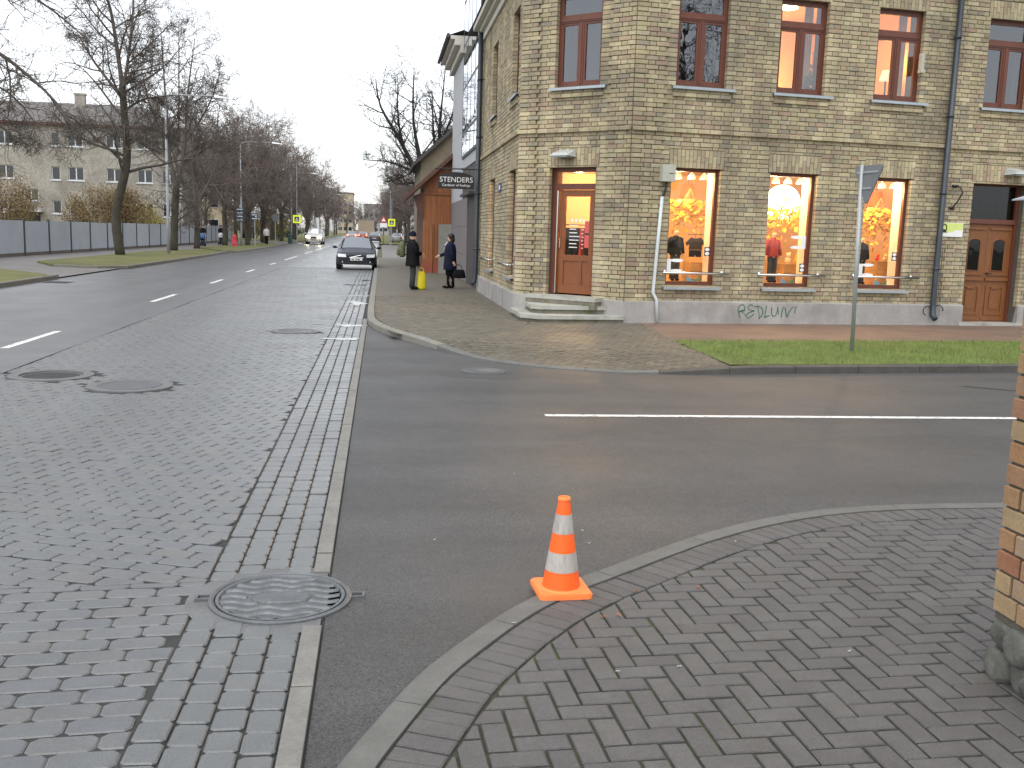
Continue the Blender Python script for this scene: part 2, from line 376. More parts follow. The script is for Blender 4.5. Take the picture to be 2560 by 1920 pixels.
# painted markings
def dash(x, y0, y1, w=.12): return MB().add([(x - w / 2, y0, .004), (x + w / 2, y0, .004), (x + w / 2, y1, .004), (x - w / 2, y1, .004)], [(0, 1, 2, 3)])
lane = empty('lane_marking', (-5.2, 20, 0)); lane['kind'] = 'structure'
for y0, y1 in ((14.5, 16.9), (23.6, 26.3), (31.6, 34), (40, 42.4), (48.4, 50.8), (55.5, 64), (70, 78), (82, 104), (120, 160), (170, 230)): dash(-5.22, y0, y1).build('dash', 'paint_white', lane)
cw = empty('pedestrian_crossing', (-5, 116, 0)); cw['kind'] = 'structure'
for i in range(9): MB().add([(-9.4 + i, 114, .005), (-8.9 + i, 114, .005), (-8.9 + i, 118, .005), (-9.4 + i, 118, .005)], [(0, 1, 2, 3)]).build('stripe', 'paint_white', cw)
struct(MB().add([(1.66, 9.59, .0), (40, 9.42, .0), (40, 9.53, .0), (1.66, 9.70, .0)], [(0, 1, 2, 3)]), 'white_line', 'paint_white')

# near pavement: rounded corner
NZ = .03
outer = smooth_line([(-.27, 1.6), (-.255, 2.3), (-.2, 2.85), (-.12, 3.13), (-.02, 3.37), (.16, 3.77), (.38, 4.12), (.63, 4.46), (.91, 4.75), (1.2, 4.99), (1.54, 5.27), (1.9, 5.55), (2.29, 5.80), (2.68, 5.99), (3.07, 6.12), (3.6, 6.2), (4.4, 6.22), (5.4, 6.22), (9, 6.25)], .1)
k_in = offset(outer, .135); s_in = offset(outer, .345)
bed = MB(); pl = offset(outer, .02) + [(9, -6), (-.2, -6)]
bed.add([(x, y, NZ - .014) for x, y in pl], [tuple(range(len(pl) - 1, -1, -1))])
pave = struct(bed, 'near_pavement', 'joint_moss')
kn = empty('near_kerb', (.6, 4.4, 0), label='curved grey kerb sweeping round the near pavement corner', cat='kerb')
N = len(outer); i = 2
while i < N - 1:
    j = min(i + 9, N - 1); mb = MB()
    ins = offset(outer, .131)
    poly = [(x, y) for x, y in outer[i:j + 1]]; q = ins[i:j + 1]
    poly[-1] = tuple(Vector(poly[-1]) + (Vector(poly[-2]) - Vector(poly[-1])).normalized() * .006); q[-1] = tuple(Vector(q[-1]) + (Vector(q[-2]) - Vector(q[-1])).normalized() * .006)
    bo = offset(outer, .018)[i:j + 1]; bo[-1] = tuple(Vector(bo[-1]) + (Vector(bo[-2]) - Vector(bo[-1])).normalized() * .006)
    n = len(poly); vs = [(x, y, -.02) for x, y in poly] + [(x, y, NZ - .012) for x, y in poly] + [(x, y, NZ + .004) for x, y in bo] + [(x, y, NZ + .004) for x, y in q] + [(x, y, -.02) for x, y in q]
    fs = []
    for r in range(4): fs += [(r * n + k, r * n + k + 1, (r + 1) * n + k + 1, (r + 1) * n + k) for k in range(n - 1)]
    fs += [(0, n, 2 * n, 3 * n, 4 * n), (5 * n - 1, 4 * n - 1, 3 * n - 1, 2 * n - 1, n - 1)]
    mb.add(vs, [tuple(reversed(f)) for f in fs]).build('kerb_stone', 'kerb_near', kn); i = j
pav = []
for i in range(2, N - 1):                                   # soldier course along the kerb
    a, b, c2, d2 = k_in[i], k_in[i + 1], s_in[i + 1], s_in[i]
    g = .05
    def lp(p, q, t): return (p[0] + (q[0] - p[0]) * t, p[1] + (q[1] - p[1]) * t)
    poly = [lp(a, b, g), lp(a, b, 1 - g), lp(d2, c2, 1 - g), lp(d2, c2, g)]
    poly = [lp(lp(poly[0], poly[3], .02), (0, 0), 0), lp(poly[1], poly[2], .02), lp(poly[1], poly[2], .97), lp(poly[0], poly[3], .97)]
    if seen(poly[0][0], poly[0][1], 0, .05): pav.append((poly[::-1], NZ + rnd.gauss(0, .0012), (rnd.gauss(0, .008), rnd.gauss(0, .008))))
ang = R_(2); ca, sa = math.cos(ang), math.sin(ang); U = .103
edge = offset(outer, .352)
def inside_clip(poly):
    cx = sum(p[0] for p in poly) / 4; cy = sum(p[1] for p in poly) / 4
    for k in range(0, len(edge) - 4, 4):
        if abs(edge[k][0] - cx) + abs(edge[k][1] - cy) > 1.6: continue
        poly = clip(poly, edge[k + 4], edge[k])
        if len(poly) < 3: return None
    return poly
def at_edge_side(x, y):
    k = min(range(len(edge)), key=lambda q: (edge[q][0] - x) ** 2 + (edge[q][1] - y) ** 2); k = max(1, min(k, len(edge) - 2))
    t = Vector(edge[k + 1]) - Vector(edge[k - 1]); return t.x * (y - edge[k][1]) - t.y * (x - edge[k][0])
for m in range(-40, 90):
    for n in range(-40, 90):
        k = (m - n) % 4                                      # 90 degree herringbone on a unit grid
        if k == 0: r = (m, n, 2, 1)
        elif k == 3: r = (m, n, 1, 2)
        else: continue
        g = .006
        p = [(r[0] * U + g, r[1] * U + g), ((r[0] + r[2]) * U - g, r[1] * U + g), ((r[0] + r[2]) * U - g, (r[1] + r[3]) * U - g), (r[0] * U + g, (r[1] + r[3]) * U - g)]
        p = [(x * ca - y * sa, x * sa + y * ca + 2.2) for x, y in p]
        cx = sum(q[0] for q in p) / 4; cy = sum(q[1] for q in p) / 4
        if not seen(cx, cy, 0, .06) or cx < -.3 or at_edge_side(cx, cy) > .16: continue
        p = inside_clip(p)
        if not p or area(p) < .002: continue
        pav.append((p, NZ + rnd.gauss(0, .0014), (rnd.gauss(0, .008), rnd.gauss(0, .008))))
spread(pav, 300, 'paver', 'paver', pave, 'pavers')

# far pavement round the corner building, kerb dropped in the middle of the bend
FZ = .1
fk = smooth_line([(-.27, 60), (-.27, 40), (-.27, 30), (-.27, 24), (-.26, 20.6), (-.2, 18.9), (.08, 17.42), (.59, 15.9), (1.21, 14.45), (1.8, 13.6), (2.38, 13.14), (3, 12.86), (3.59, 12.74), (4.2, 12.72), (4.89, 12.79), (6.32, 12.97), (9.48, 13.36), (14, 13.92), (30, 15.9)], .25)
def fz(x, y):
    a, b = Vector((1.5, 13.9)), Vector((3.0, 12.9)); p = Vector((x, y)); t = max(0, min(1, (p - a).dot(b - a) / (b - a).length_squared))
    d = (p - a - (b - a) * t).length; t = max(0, min(1, (d - .2) / 2.0)); return FZ - .085 * (1 - t * t * (3 - 2 * t))
fk_in = offset(fk, -.14)
bed = MB(); xs = [i * .35 - .35 for i in range(22)]; ys = [12.4 + i * .35 for i in range(40)]
fe = offset(fk, -.02)
def far_in(x, y, line=None):
    line = line or fe
    k = min(range(len(line)), key=lambda q: (line[q][0] - x) ** 2 + (line[q][1] - y) ** 2); k = max(1, min(k, len(line) - 2))
    t = Vector(line[k + 1]) - Vector(line[k - 1]); return t.x * (y - line[k][1]) - t.y * (x - line[k][0]) > 0
W_X, W_S = 2.9, 4.84
# bed as strips from the kerb inwards
strip = []
ins = [offset(fk, -d) for d in (.02, .5, 1.2, 2.0, 3.2)]
sel = [i for i in range(len(fk)) if 11.5 < fk[i][1] < 24 and fk[i][0] < 7.5]
for r in range(len(ins) - 1):
    for a, b in zip(sel, sel[1:]):
        q = [ins[r][a], ins[r][b], ins[r + 1][b], ins[r + 1][a]]
        if r > 0 and area(q) <= 0: continue
        bed.add([(x, y, fz(x, y) - .016) for x, y in q], [(0, 1, 2, 3)])
bed.add([(.2, 16.5, FZ - .0175), (5.3, 16.5, FZ - .0175), (5.3, 19.6, FZ - .0175), (3, 21.2, FZ - .0175), (3, 62, FZ - .0175), (-.26, 62, FZ - .0175), (-.26, 21, FZ - .0175)], [(0, 1, 2, 3, 4, 5, 6)])
fpave = struct(bed, 'corner_pavement', 'joint_moss')
fkb = empty('corner_kerb', (1, 14.5, 0), label='kerb curving round the corner in front of the brick building', cat='kerb')
def kerb_run(line, parent, zf, mat_of, step, w=.14, flip=1, z0=-.04):
    q = offset(line, -w * flip); bo = offset(line, -.02 * flip); i = 0; c = 0
    while i < len(line) - 1:
        j = min(i + step, len(line) - 1); mb = MB(); n = j - i + 1
        def cut(P):
            P = [Vector(p) for p in P]; P[-1] = P[-1] + (P[-2] - P[-1]).normalized() * .008; return [tuple(p) for p in P]
        a, b2, c3 = cut(line[i:j + 1]), cut(bo[i:j + 1]), cut(q[i:j + 1])
        vs = [(x, y, z0) for x, y in a] + [(x, y, zf(x, y) - .012) for x, y in a] + [(x, y, zf(x, y) + .004) for x, y in b2] + [(x, y, zf(x, y) + .004) for x, y in c3] + [(x, y, z0) for x, y in c3]
        fs = []
        for r in range(4): fs += [(r * n + k, r * n + k + 1, (r + 1) * n + k + 1, (r + 1) * n + k) for k in range(n - 1)]
        fs += [(0, n, 2 * n, 3 * n, 4 * n), (5 * n - 1, 4 * n - 1, 3 * n - 1, 2 * n - 1, n - 1)]
        if flip < 0: fs = [tuple(reversed(f)) for f in fs]
        mb.add(vs, fs).build('kerb_stone', mat_of(a[0][0], a[0][1], c), parent); i = j; c += 1
fsel = [p for p in fk if p[0] < 13.5]
kerb_run(fsel, fkb, fz, lambda x, y, c: 'kerb_light' if (y > 15 and x < .8) else ('kerb_near' if x < 3.6 or 4.0 < x < 4.7 else 'kerb_dark'), 4)
fp = []
U = .103; ang = R_(-38); ca, sa = math.cos(ang), math.sin(ang)
fe2 = offset(fk, -.147)
def fclip(poly):
    n = len(poly); cx = sum(p[0] for p in poly) / n; cy = sum(p[1] for p in poly) / n
    for k in range(0, len(fe2) - 1):
        if abs(fe2[k][0] - cx) + abs(fe2[k][1] - cy) > 1.3: continue
        poly = clip(poly, fe2[k], fe2[k + 1])
        if len(poly) < 3: return None
    return poly
for m in range(-130, 130):
    for n in range(-130, 130):
        k = (m - n) % 4
        if k == 0: r = (m, n, 2, 1)
        elif k == 3: r = (m, n, 1, 2)
        else: continue
        g = .005
        cx0, cy0 = (r[0] + r[2] / 2) * U, (r[1] + r[3] / 2) * U
        cx, cy = cx0 * ca - cy0 * sa + 2, cx0 * sa + cy0 * ca + 18
        if not (-.2 < cx < 5.2 and 12.5 < cy < 26) or cx > 4.9 + max(0, (cy - 15.5)) * .25: continue
        if cy > 19.2 + .1 * (cx - 4.8) and cx > 2.9: continue
        if cy > 20 and cx > 2.92: continue
        p = [(r[0] * U + g, r[1] * U + g), ((r[0] + r[2]) * U - g, r[1] * U + g), ((r[0] + r[2]) * U - g, (r[1] + r[3]) * U - g), (r[0] * U + g, (r[1] + r[3]) * U - g)]
        p = [(x * ca - y * sa + 2, x * sa + y * ca + 18) for x, y in p]
        if not far_in(cx, cy, fe2): continue
        p = fclip(p)
        if not p or area(p) < .002: continue
        fp.append((p, fz(cx, cy) + rnd.gauss(0, .0012), (rnd.gauss(0, .008), rnd.gauss(0, .008))))
spread(fp, 0, 'paver', 'paver_far', fpave, 'pavers')
struct(MB().add([(-.13, 26, FZ - .003), (2.9, 26, FZ - .003), (2.9, 62, FZ - .003), (-.13, 62, FZ - .003)], [(0, 1, 2, 3)]), 'street_pavement', 'paver_far')
# brown path along the south facade and the grass strip
th = R_(6.6); tS = math.tan(th)
def sx(x, y0, x0=4.84): return y0 + (x - x0) * tS
struct(MB().add([(5.2, sx(5.2, 19.35), FZ + .001), (4.9, 15.9, FZ + .001), (30, sx(30, 15.9), FZ + .001), (30, sx(30, 19.35), FZ + .001)], [(0, 1, 2, 3)]), 'brown_path', 'path_brown')
gs = struct(MB().add([(4.93, 15.95, FZ + .006), (4.78, 12.95, FZ + .006), (30, sx(30, 12.93), FZ + .006), (30, sx(30, 15.95), FZ + .006)], [(0, 1, 2, 3)]), 'grass_strip', 'grass')
mb = MB()
for _ in range(26000):
    x = rnd.uniform(4.8, 13.5); y = sx(x, rnd.uniform(12.96, 15.98)); h = rnd.uniform(.025, .075); a = rnd.uniform(0, 6.28); l = rnd.uniform(-.03, .03); w2 = .004
    if x < 4.95 and rnd.random() < .5: continue
    mb.add([(x - w2 * math.cos(a), y - w2 * math.sin(a), FZ), (x + w2 * math.cos(a), y + w2 * math.sin(a), FZ), (x + l, y + rnd.uniform(-.03, .03), FZ + h)], [(0, 1, 2)])
mb.build('grass_blades', 'grass_blade', kind='stuff', label='short green grass growing on the verge along the side road', cat='grass')

# ------------------------------------------------------------------ corner brick building
P0 = Vector((2.88, 21.1)); P1 = Vector((4.84, 19.29)); dS = Vector((math.cos(th), math.sin(th)))
bld = empty('brick_building', (4.84, 19.29, FZ), label='yellow brick corner building with lit shop windows and cut-off entrance corner', cat='building')
class Face:
    def __init__(s, o, d): s.o = Vector(o); s.d = Vector(d).normalized(); s.n = Vector((s.d.y, -s.d.x))
    def p(s, u, z, o=0):                                  # u along, z up, o outwards
        q = s.o + s.d * u + s.n * o; return (q.x, q.y, z)
    def box(s, mb, u0, u1, z0, z1, o0, o1):
        return mb.hexa([s.p(u0, z0, o1), s.p(u1, z0, o1), s.p(u1, z0, o0), s.p(u0, z0, o0), s.p(u0, z1, o1), s.p(u1, z1, o1), s.p(u1, z1, o0), s.p(u0, z1, o0)])
    def mat(s, u, z, o=0):
        m = Matrix.Identity(4); m.col[0][:3] = (s.d.x, s.d.y, 0); m.col[1][:3] = (-s.n.x, -s.n.y, 0); m.col[2][:3] = (0, 0, 1); m.col[3][:3] = s.p(u, z, o); return m
FS = Face(P1, dS); FC = Face(P0, P1 - P0); FW = Face((2.88, 29.35), (0, -1))
def wy(y): return 29.35 - y
WT, ZB, ZT = .52, .52, 7.35
COURSE = .0885
def facade(F, L, holes, lintels, proud, ledges):
    """mortar core with holes + bricks in Flemish bond; returns wall object"""
    mb = MB(); e = .005
    us = sorted({0, L} | {v for h in holes for v in (h[0] - e, h[1] + e)}); zs = sorted({FZ - .05, ZT} | {v for h in holes for v in (h[2] - e, h[3] + e)})
    for a, b in zip(us, us[1:]):
        run = None
        for c, d in zip(zs, zs[1:]):
            mu, mz = (a + b) / 2, (c + d) / 2
            solid = not any(h[0] - e < mu < h[1] + e and h[2] - e < mz < h[3] + e for h in holes)
            if solid: run = (run[0], d) if run else (c, d)
            if not solid and run: F.box(mb, a, b, run[0], run[1], -WT, -.012); run = None
        if run: F.box(mb, a, b, run[0], run[1], -WT, -.012)
    wall = mb.build('wall', 'mortar', bld)
    def brick(m, u0, u1, z0, z1, o):
        b = .005
        F_ = [F.p(u0, z0, -.11), F.p(u1, z0, -.11), F.p(u1, z1, -.11), F.p(u0, z1, -.11), F.p(u0, z0, o - b), F.p(u1, z0, o - b), F.p(u1, z1, o - b), F.p(u0, z1, o - b),
              F.p(u0 + b, z0 + b, o), F.p(u1 - b, z0 + b, o), F.p(u1 - b, z1 - b, o), F.p(u0 + b, z1 - b, o)]
        m.add(F_, [(8, 9, 10, 11), (4, 5, 9, 8), (5, 6, 10, 9), (6, 7, 11, 10), (7, 4, 8, 11), (0, 1, 5, 4), (1, 2, 6, 5), (2, 3, 7, 6), (3, 0, 4, 7)])
    out = []
    rows = int((ZT - ZB) / COURSE); block_h = holes + lintels; tops = lintels
    for r in range(rows):
        z0 = ZB + r * COURSE + .0055; z1 = z0 + COURSE - .011
        spans = [(0.0, L)]; trims = []
        for h in block_h:
            ov = min(z1, h[3]) - max(z0, h[2])
            if ov <= 0: continue
            if ov > .022:
                spans = [q for a, b in spans for q in ((a, min(b, h[0])), (max(a, h[1]), b)) if q[1] - q[0] > .02]
                if z1 - h[3] > .02 and h in tops: trims.append((h[0], h[1], h[3] + .006, z1))
                if h[2] - z0 > .02 and h[2] > .8: trims.append((h[0], h[1], z0, h[2] - .004))
        for a, b, ta, tb in trims:
            u = a
            while u < b - .02:
                e_ = min(u + rnd.choice((.265, .13)), b); e_ = b if b - e_ < .05 else e_
                out.append((u, e_ - .01, ta, tb, proud((a + b) / 2, ta) + rnd.gauss(0, .002), False)); u = e_
        for a, b in spans:
            u = -(r % 2) * .2095; k = 0; row = []
            while u < b:
                w2 = (.265 if k % 2 == 0 else .13); u0, u1 = max(u, a), min(u + w2, b); k += 1; u += w2 + .012
                if u1 > u0 + .001: row.append([u0, u1])
            if len(row) > 1 and row[0][1] - row[0][0] < .07: row[1][0] = row[0][0]; row.pop(0)
            if len(row) > 1 and b - row[-1][1] > .001: row[-1][1] = b
            if len(row) > 1 and row[-1][1] - row[-1][0] < .07: row[-2][1] = b; row.pop()
            if row: row[0][0] = a
            for u0, u1 in row:
                mid = (u0 + u1) / 2; o = proud(mid, (z0 + z1) / 2) + rnd.gauss(0, .003)
                jz = rnd.gauss(0, .0016); out.append((u0, u1, z0 + jz, z1 + jz + rnd.uniform(-.003, .001), o, abs((u1 - u0) - .265) < .001))
    stuff = MB()
    for h in lintels:                                       # flat arches of standing bricks, two staggered tiers
        w0, w1, z0, z1 = h; n = max(3, round((w1 - w0) / .0885)); H = z1 - z0; c = (w0 + w1) / 2
        for k in range(n):
            a = w0 + (w1 - w0) * k / n + .005; b = w0 + (w1 - w0) * (k + 1) / n - .005; t = (.66 if k % 2 else .34) + rnd.uniform(-.06, .06)
            for q0, q1 in ((0, t), (t, 1)):
                za, zb = z0 + H * q0 + .004, z0 + H * q1 - .004
                def sp(u, z): return c + (u - c) * (1 - .01 * (1 - (z - z0) / H) * 2)
                o = proud(c, 1) + rnd.gauss(0, .002)
                vs = [F.p(sp(a, za), za, -.11), F.p(sp(b, za), za, -.11), F.p(sp(b, zb), zb, -.11), F.p(sp(a, zb), zb, -.11), F.p(sp(a, za), za, o), F.p(sp(b, za), za, o), F.p(sp(b, zb), zb, o), F.p(sp(a, zb), zb, o)]
                stuff.add(vs, [(4, 5, 6, 7), (0, 1, 5, 4), (1, 2, 6, 5), (2, 3, 7, 6), (3, 0, 4, 7)])
    for a, b, z0, z1, o in ledges:                           # brick ledges under the upper sills, string course
        u = a
        while u < b - .02:
            u1 = min(u + .25, b); brick(stuff, u, u1 - .008, z0, z1, o + rnd.gauss(0, .002)); u = u1
    return wall, out, stuff, brick
WIN_S = [(.87, 1.95), (3.05, 4.13), (5.27, 6.36), (7.93, 9.02)]
U0, U1_, G0, G1 = 4.79, 6.6, .87, 3.2
LIN = .36
hS = [(a, b, U0, U1_) for a, b in WIN_S] + [(a, b, G0, G1) for a, b in WIN_S[:3]] + [(7.9, 9.32, .1, 3.22)]
lS = [(a - .06, b + .06, U1_, U1_ + LIN) for a, b in WIN_S] + [(a - .06, b + .06, G1, G1 + LIN) for a, b in WIN_S[:3]] + [(7.84, 9.38, 3.22, 3.22 + LIN)]
hC = [(.83, 1.9, U0, U1_), (.78, 1.9, .56, 3.21)]; lC = [(.77, 1.96, U1_, U1_ + LIN), (.72, 1.96, 3.21, 3.21 + LIN)]
hW = [(wy(22.64), wy(21.56), U0, U1_), (wy(26.7), wy(25.55), U0, U1_), (wy(22.64), wy(21.56), G0, G1), (wy(26.7), wy(25.55), G0, G1)]
lW = [(h[0] - .06, h[1] + .06, h[3], h[3] + LIN) for h in hW]
def band(z): return 0
SC = .06
ld_up = lambda hs: [(h[0] - .06, h[1] + .1, U0 - .225, U0 - .15, .045) for h in hs if h[2] > 4] + [(h[0] - .03, h[1] + .07, U0 - .14, U0 - .068, .03) for h in hs if h[2] > 4]
LS, LC, LW = 16.0, (P1 - P0).length, wy(21.1)
specs = [(FS, LS, hS, lS, lambda u, z: .035 if u < .63 else 0, ld_up(hS) + [(.64, LS, 3.875, 3.945, SC), (0, .63, 3.875, 3.945, .035 + SC)]),
         (FC, LC, hC, lC, lambda u, z: .035 if (u < .47 or u > 2.2) else 0, ld_up(hC) + [(.48, 2.19, 3.875, 3.945, SC), (0, .47, 3.875, 3.945, .035 + SC), (2.2, LC, 3.875, 3.945, .035 + SC)]),
         (FW, LW, hW, lW, lambda u, z: .0, ld_up(hW) + [(0, LW, 3.875, 3.945, SC)])]
allb = []; walls = []
for F, L, hs, ls, pr, ld in specs:
    wall, out, stuff, brk = facade(F, L, hs, ls, pr, ld); walls.append((wall, F, stuff, brk))
    for b in out: allb.append((len(walls) - 1, b))
def bkey(q):
    i, b = q; F = walls[i][1]; x, y, z = F.p((b[0] + b[1]) / 2, b[2], 0)
    d = math.sqrt(x * x + y * y + (z - 1.8) ** 2)
    facing = abs(F.n.dot(Vector((x, y)).normalized()))
    return (0 if b[5] and seen(x, y, z) else 1e6) + d / max(facing, .05)
allb.sort(key=bkey)
one = MB(); FT = Face((0, 0), (1, 0)); b_ = .005
V_ = [(-.1325, .11, -.0388), (.1325, .11, -.0388), (.1325, .11, .0388), (-.1325, .11, .0388), (-.1325, b_, -.0388), (.1325, b_, -.0388), (.1325, b_, .0388), (-.1325, b_, .0388), (-.1275, 0, -.0338), (.1275, 0, -.0338), (.1275, 0, .0338), (-.1275, 0, .0338)]
one.add(V_, [(8, 9, 10, 11), (4, 5, 9, 8), (5, 6, 10, 9), (6, 7, 11, 10), (7, 4, 8, 11), (0, 1, 5, 4), (1, 2, 6, 5), (2, 3, 7, 6), (3, 0, 4, 7)])
brick_me = one.mesh('brick', 'brick')
for k, (i, b) in enumerate(allb):
    wall, F, stuff, brk = walls[i]
    if k < 300:
        o = bpy.data.objects.new('brick', brick_me); col.objects.link(o); o.parent = wall
        o.matrix_basis = F.mat((b[0] + b[1]) / 2, (b[2] + b[3]) / 2, b[4])
    else: brk(stuff, b[0], b[1], b[2], b[3], b[4])
for wall, F, stuff, brk in walls: stuff.build('bricks', 'brick', wall, kind='stuff')
# plinth
def plinth(F, L, holes, e0=0, e1=0):
    mb = MB(); us = sorted({-e0, L + e1} | {v for h in holes for v in h})
    for a, b in zip(us, us[1:]):
        if any(h[0] <= (a + b) / 2 <= h[1] for h in holes): continue
        mb.hexa([F.p(a, FZ - .06, .05), F.p(b, FZ - .06, .05), F.p(b, FZ - .06, -.1), F.p(a, FZ - .06, -.1), F.p(a, .53, .05), F.p(b, .53, .05), F.p(b, .56, -.005), F.p(a, .56, -.005)])
    mb.build('plinth', 'render_plinth', bld)
plinth(FS, LS, [(7.9, 9.32)], 0, 0); plinth(FC, LC, []); plinth(FW, LW, [])
# joint fillers at the two cut corners so that the plinth and the brickwork read solid
mb = MB()
for F1, L1, F2 in ((FC, LC, FS), (FW, LW, FC)):
    a = F1.p(L1, 0, .05); b = F2.p(0, 0, .05); c = F1.p(L1, 0, -.2); mid = Vector(a) + Vector(b); n1 = (F1.n + F2.n).normalized(); q = F2.o + n1 * .0535
    mb.prism([(c[0], c[1]), (a[0], a[1]), (q.x, q.y), (b[0], b[1])][::-1], FZ - .06, .528)
mb.build('plinth_corner', 'render_plinth', bld)
# upper body: cornice, roof, rear volume so that the building is closed
mb = MB()
for F, L in ((FS, LS), (FC, LC), (FW, LW)):
    for z0, z1, o in ((7.2, 7.4, .06), (7.4, 7.52, .16), (7.52, 7.66, .30)): F.box(mb, -.1, L + .1, z0 + .001, z1, -.3, o)
mb.build('cornice', 'cornice', bld)
pe = [FW.p(0, 0, .34)[:2], FW.p(LW, 0, .34)[:2], FC.p(0, 0, .34)[:2], FC.p(LC, 0, .34)[:2], FS.p(0, 0, .34)[:2], FS.p(LS, 0, .34)[:2]]
mb = MB(); ridge = [(8, 27.5), (19, 28)]
vs = [(x, y, 7.68) for x, y in pe] + [(8, 25.2, 10), (19.5, 26.5, 10), (20, 31, 7.68), (2.5, 31, 7.68)]
mb.add(vs, [(0, 1, 6), (1, 2, 6), (2, 3, 6), (3, 4, 6), (4, 5, 7, 6), (5, 8, 7), (0, 6, 9), (6, 7, 8, 9)]); mb.build('roof', 'roof_dark', bld)
mb = MB(); e = FS.p(LS, 0, 0)
mb.add([(e[0], e[1], 0), (e[0] - .8, e[1] + 9, 0), (2.88, 29.35, 0), (e[0], e[1], 7.6), (e[0] - .8, e[1] + 9, 7.6), (2.88, 29.35, 7.6)], [(0, 1, 4, 3), (1, 2, 5, 4)]); mb.build('rear_wall', 'mortar', bld)

# ---- windows
def ring(F, mb, u0, u1, z0, z1, w, o0, o1, wb=None):
    wb = wb or w
    F.box(mb, u0, u1, z0, z0 + wb, o0, o1); F.box(mb, u0, u1, z1 - w, z1, o0, o1); F.box(mb, u0, u0 + w, z0 + wb, z1 - w, o0, o1); F.box(mb, u1 - w, u1, z0 + wb, z1 - w, o0, o1)
def pane(F, parent, u0, u1, z0, z1, o, mat='glass', name='pane'):
    return MB().add([F.p(u0, z0, o), F.p(u1, z0, o), F.p(u1, z1, o), F.p(u0, z1, o)], [(0, 1, 2, 3)]).build(name, mat, parent)
def sill(F, parent, u0, u1, z, out=.09):
    mb = MB(); mb.hexa([F.p(u0, z - .03, out), F.p(u1, z - .03, out), F.p(u1, z - .012, -.11), F.p(u0, z - .012, -.11), F.p(u0, z - .012, out), F.p(u1, z - .012, out), F.p(u1, z + .012, -.11), F.p(u0, z + .012, -.11)])
    F.box(mb, u0, u1, z - .065, z - .0305, out - .01, out + .004)
    return mb.build('sill', 'zinc', parent)
def casement(F, u0, u1, z0=U0, z1=U1_):
    mb = MB(); e = .004; ring(F, mb, u0 - .03, u1 + .03, z0, z1 + .03, .085, -.19, -.125, .05)
    T0, T1 = z0 + 1.25, z0 + 1.37; F.box(mb, u0 + .055, u1 - .055, T0, T1, -.188, -.115); F.box(mb, u0 + .055, u1 - .055, T0 + .03, T1 - .03, -.114, -.10)
    c = (u0 + u1) / 2; F.box(mb, c - .05, c + .05, z0 + .05, T0, -.187, -.118); F.box(mb, c - .012, c + .012, z0 + .05, T0, -.117, -.105)
    for a, b in ((u0 + .055, c - .05), (c + .05, u1 - .055)): ring(F, mb, a + .001, b - .001, z0 + .051, T0 - .001, .045, -.18, -.13, .06)
    ring(F, mb, u0 + .056, u1 - .056, T1 + .001, z1 - .056, .035, -.18, -.13)
    o = mb.build('window', 'frame_wood', bld)
    for a, b in ((u0 + .1, c - .095), (c + .095, u1 - .1)): pane(F, o, a, b, z0 + .11, T0 - .045, -.155)
    pane(F, o, u0 + .09, u1 - .09, T1 + .035, z1 - .09, -.155)
    sill(F, o, u0 - .09, u1 + .17, z0 - .02); return o
def shopwin(F, u0, u1, z0=G0, z1=G1):
    mb = MB(); ring(F, mb, u0 - .03, u1 + .03, z0, z1 + .03, .095, -.21, -.13, .075)
    o = mb.build('window', 'frame_wood', bld)
    pane(F, o, u0 + .064, u1 - .064, z0 + .074, z1 - .064, -.17, 'glass_shop'); sill(F, o, u0 - .07, u1 + .1, z0 - .02); return o
shop_wins = []
for a, b in WIN_S: casement(FS, a, b)
for a, b in WIN_S[:3]: shop_wins.append(shopwin(FS, a, b))
casement(FC, .83, 1.9)
for h in hW[:2]: casement(FW, h[0], h[1])
for h in hW[2:]: shopwin(FW, h[0], h[1])
# ---- steel guard rails in front of the shop windows
def rail(F, u0, u1, z=1.12):
    mb = MB(); mb.tube([F.p(u0, z, .13), F.p(u1, z, .13)], .024, 10)
    for u in (u0 + .1, u1 - .1): mb.tube([F.p(u, z + .012, -.01), F.p(u, z, .13)], .012, 8); mb.tube([F.p(u, z + .012, .0), F.p(u, z + .011, .012)], .04, 10)
    mb.build('guard_rail', 'steel', bld, smooth=True)
rail(FS, .75, 2.2); rail(FS, 2.84, 4.4); rail(FS, 5.05, 6.65); rail(FW, wy(23.2), wy(21.4)); rail(FW, wy(27.4), wy(25.2))
# ---- corner entrance door and steps
mb = MB(); D0, D1 = .78, 1.9
FC.box(mb, D0, D0 + .11, .58, 3.21, -.3, -.16); FC.box(mb, D1 - .1, D1, .58, 3.21, -.3, -.16); FC.box(mb, D0 + .11, D1 - .1, 3.1, 3.21, -.3, -.16); FC.box(mb, D0 + .11, D1 - .1, 2.74, 2.86, -.3, -.16)
dfr = mb.build('door_frame', 'frame_wood', bld)
pane(FC, dfr, D0 + .11, D1 - .1, 2.86, 3.1, -.22, 'glass_shop')
MB_ = MB(); FC.box(MB_, D0 + .13, D0 + .155, .6, 2.72, -.159, -.135); MB_.build('steel_strip', 'steel', dfr)
mb = MB(); a, b = D0 + .17, D1 - .11
FC.box(mb, a, a + .12, .6, 2.73, -.26, -.2); FC.box(mb, b - .12, b, .6, 2.73, -.26, -.2); FC.box(mb, a + .12, b - .12, 2.6, 2.73, -.26, -.2); FC.box(mb, a + .12, b - .12, 1.28, 1.4, -.26, -.2); FC.box(mb, a + .12, b - .12, .6, .78, -.26, -.2); FC.box(mb, a + .12, b - .12, .78, 1.28, -.25, -.225)
FC.box(mb, (a + b) / 2 + .07, (a + b) / 2 + .15, .78, 1.28, -.2245, -.205)
door = mb.build('door', 'door_wood', bld)
pane(FC, door, a + .12, b - .12, 1.4, 2.6, -.23, 'glass_shop')
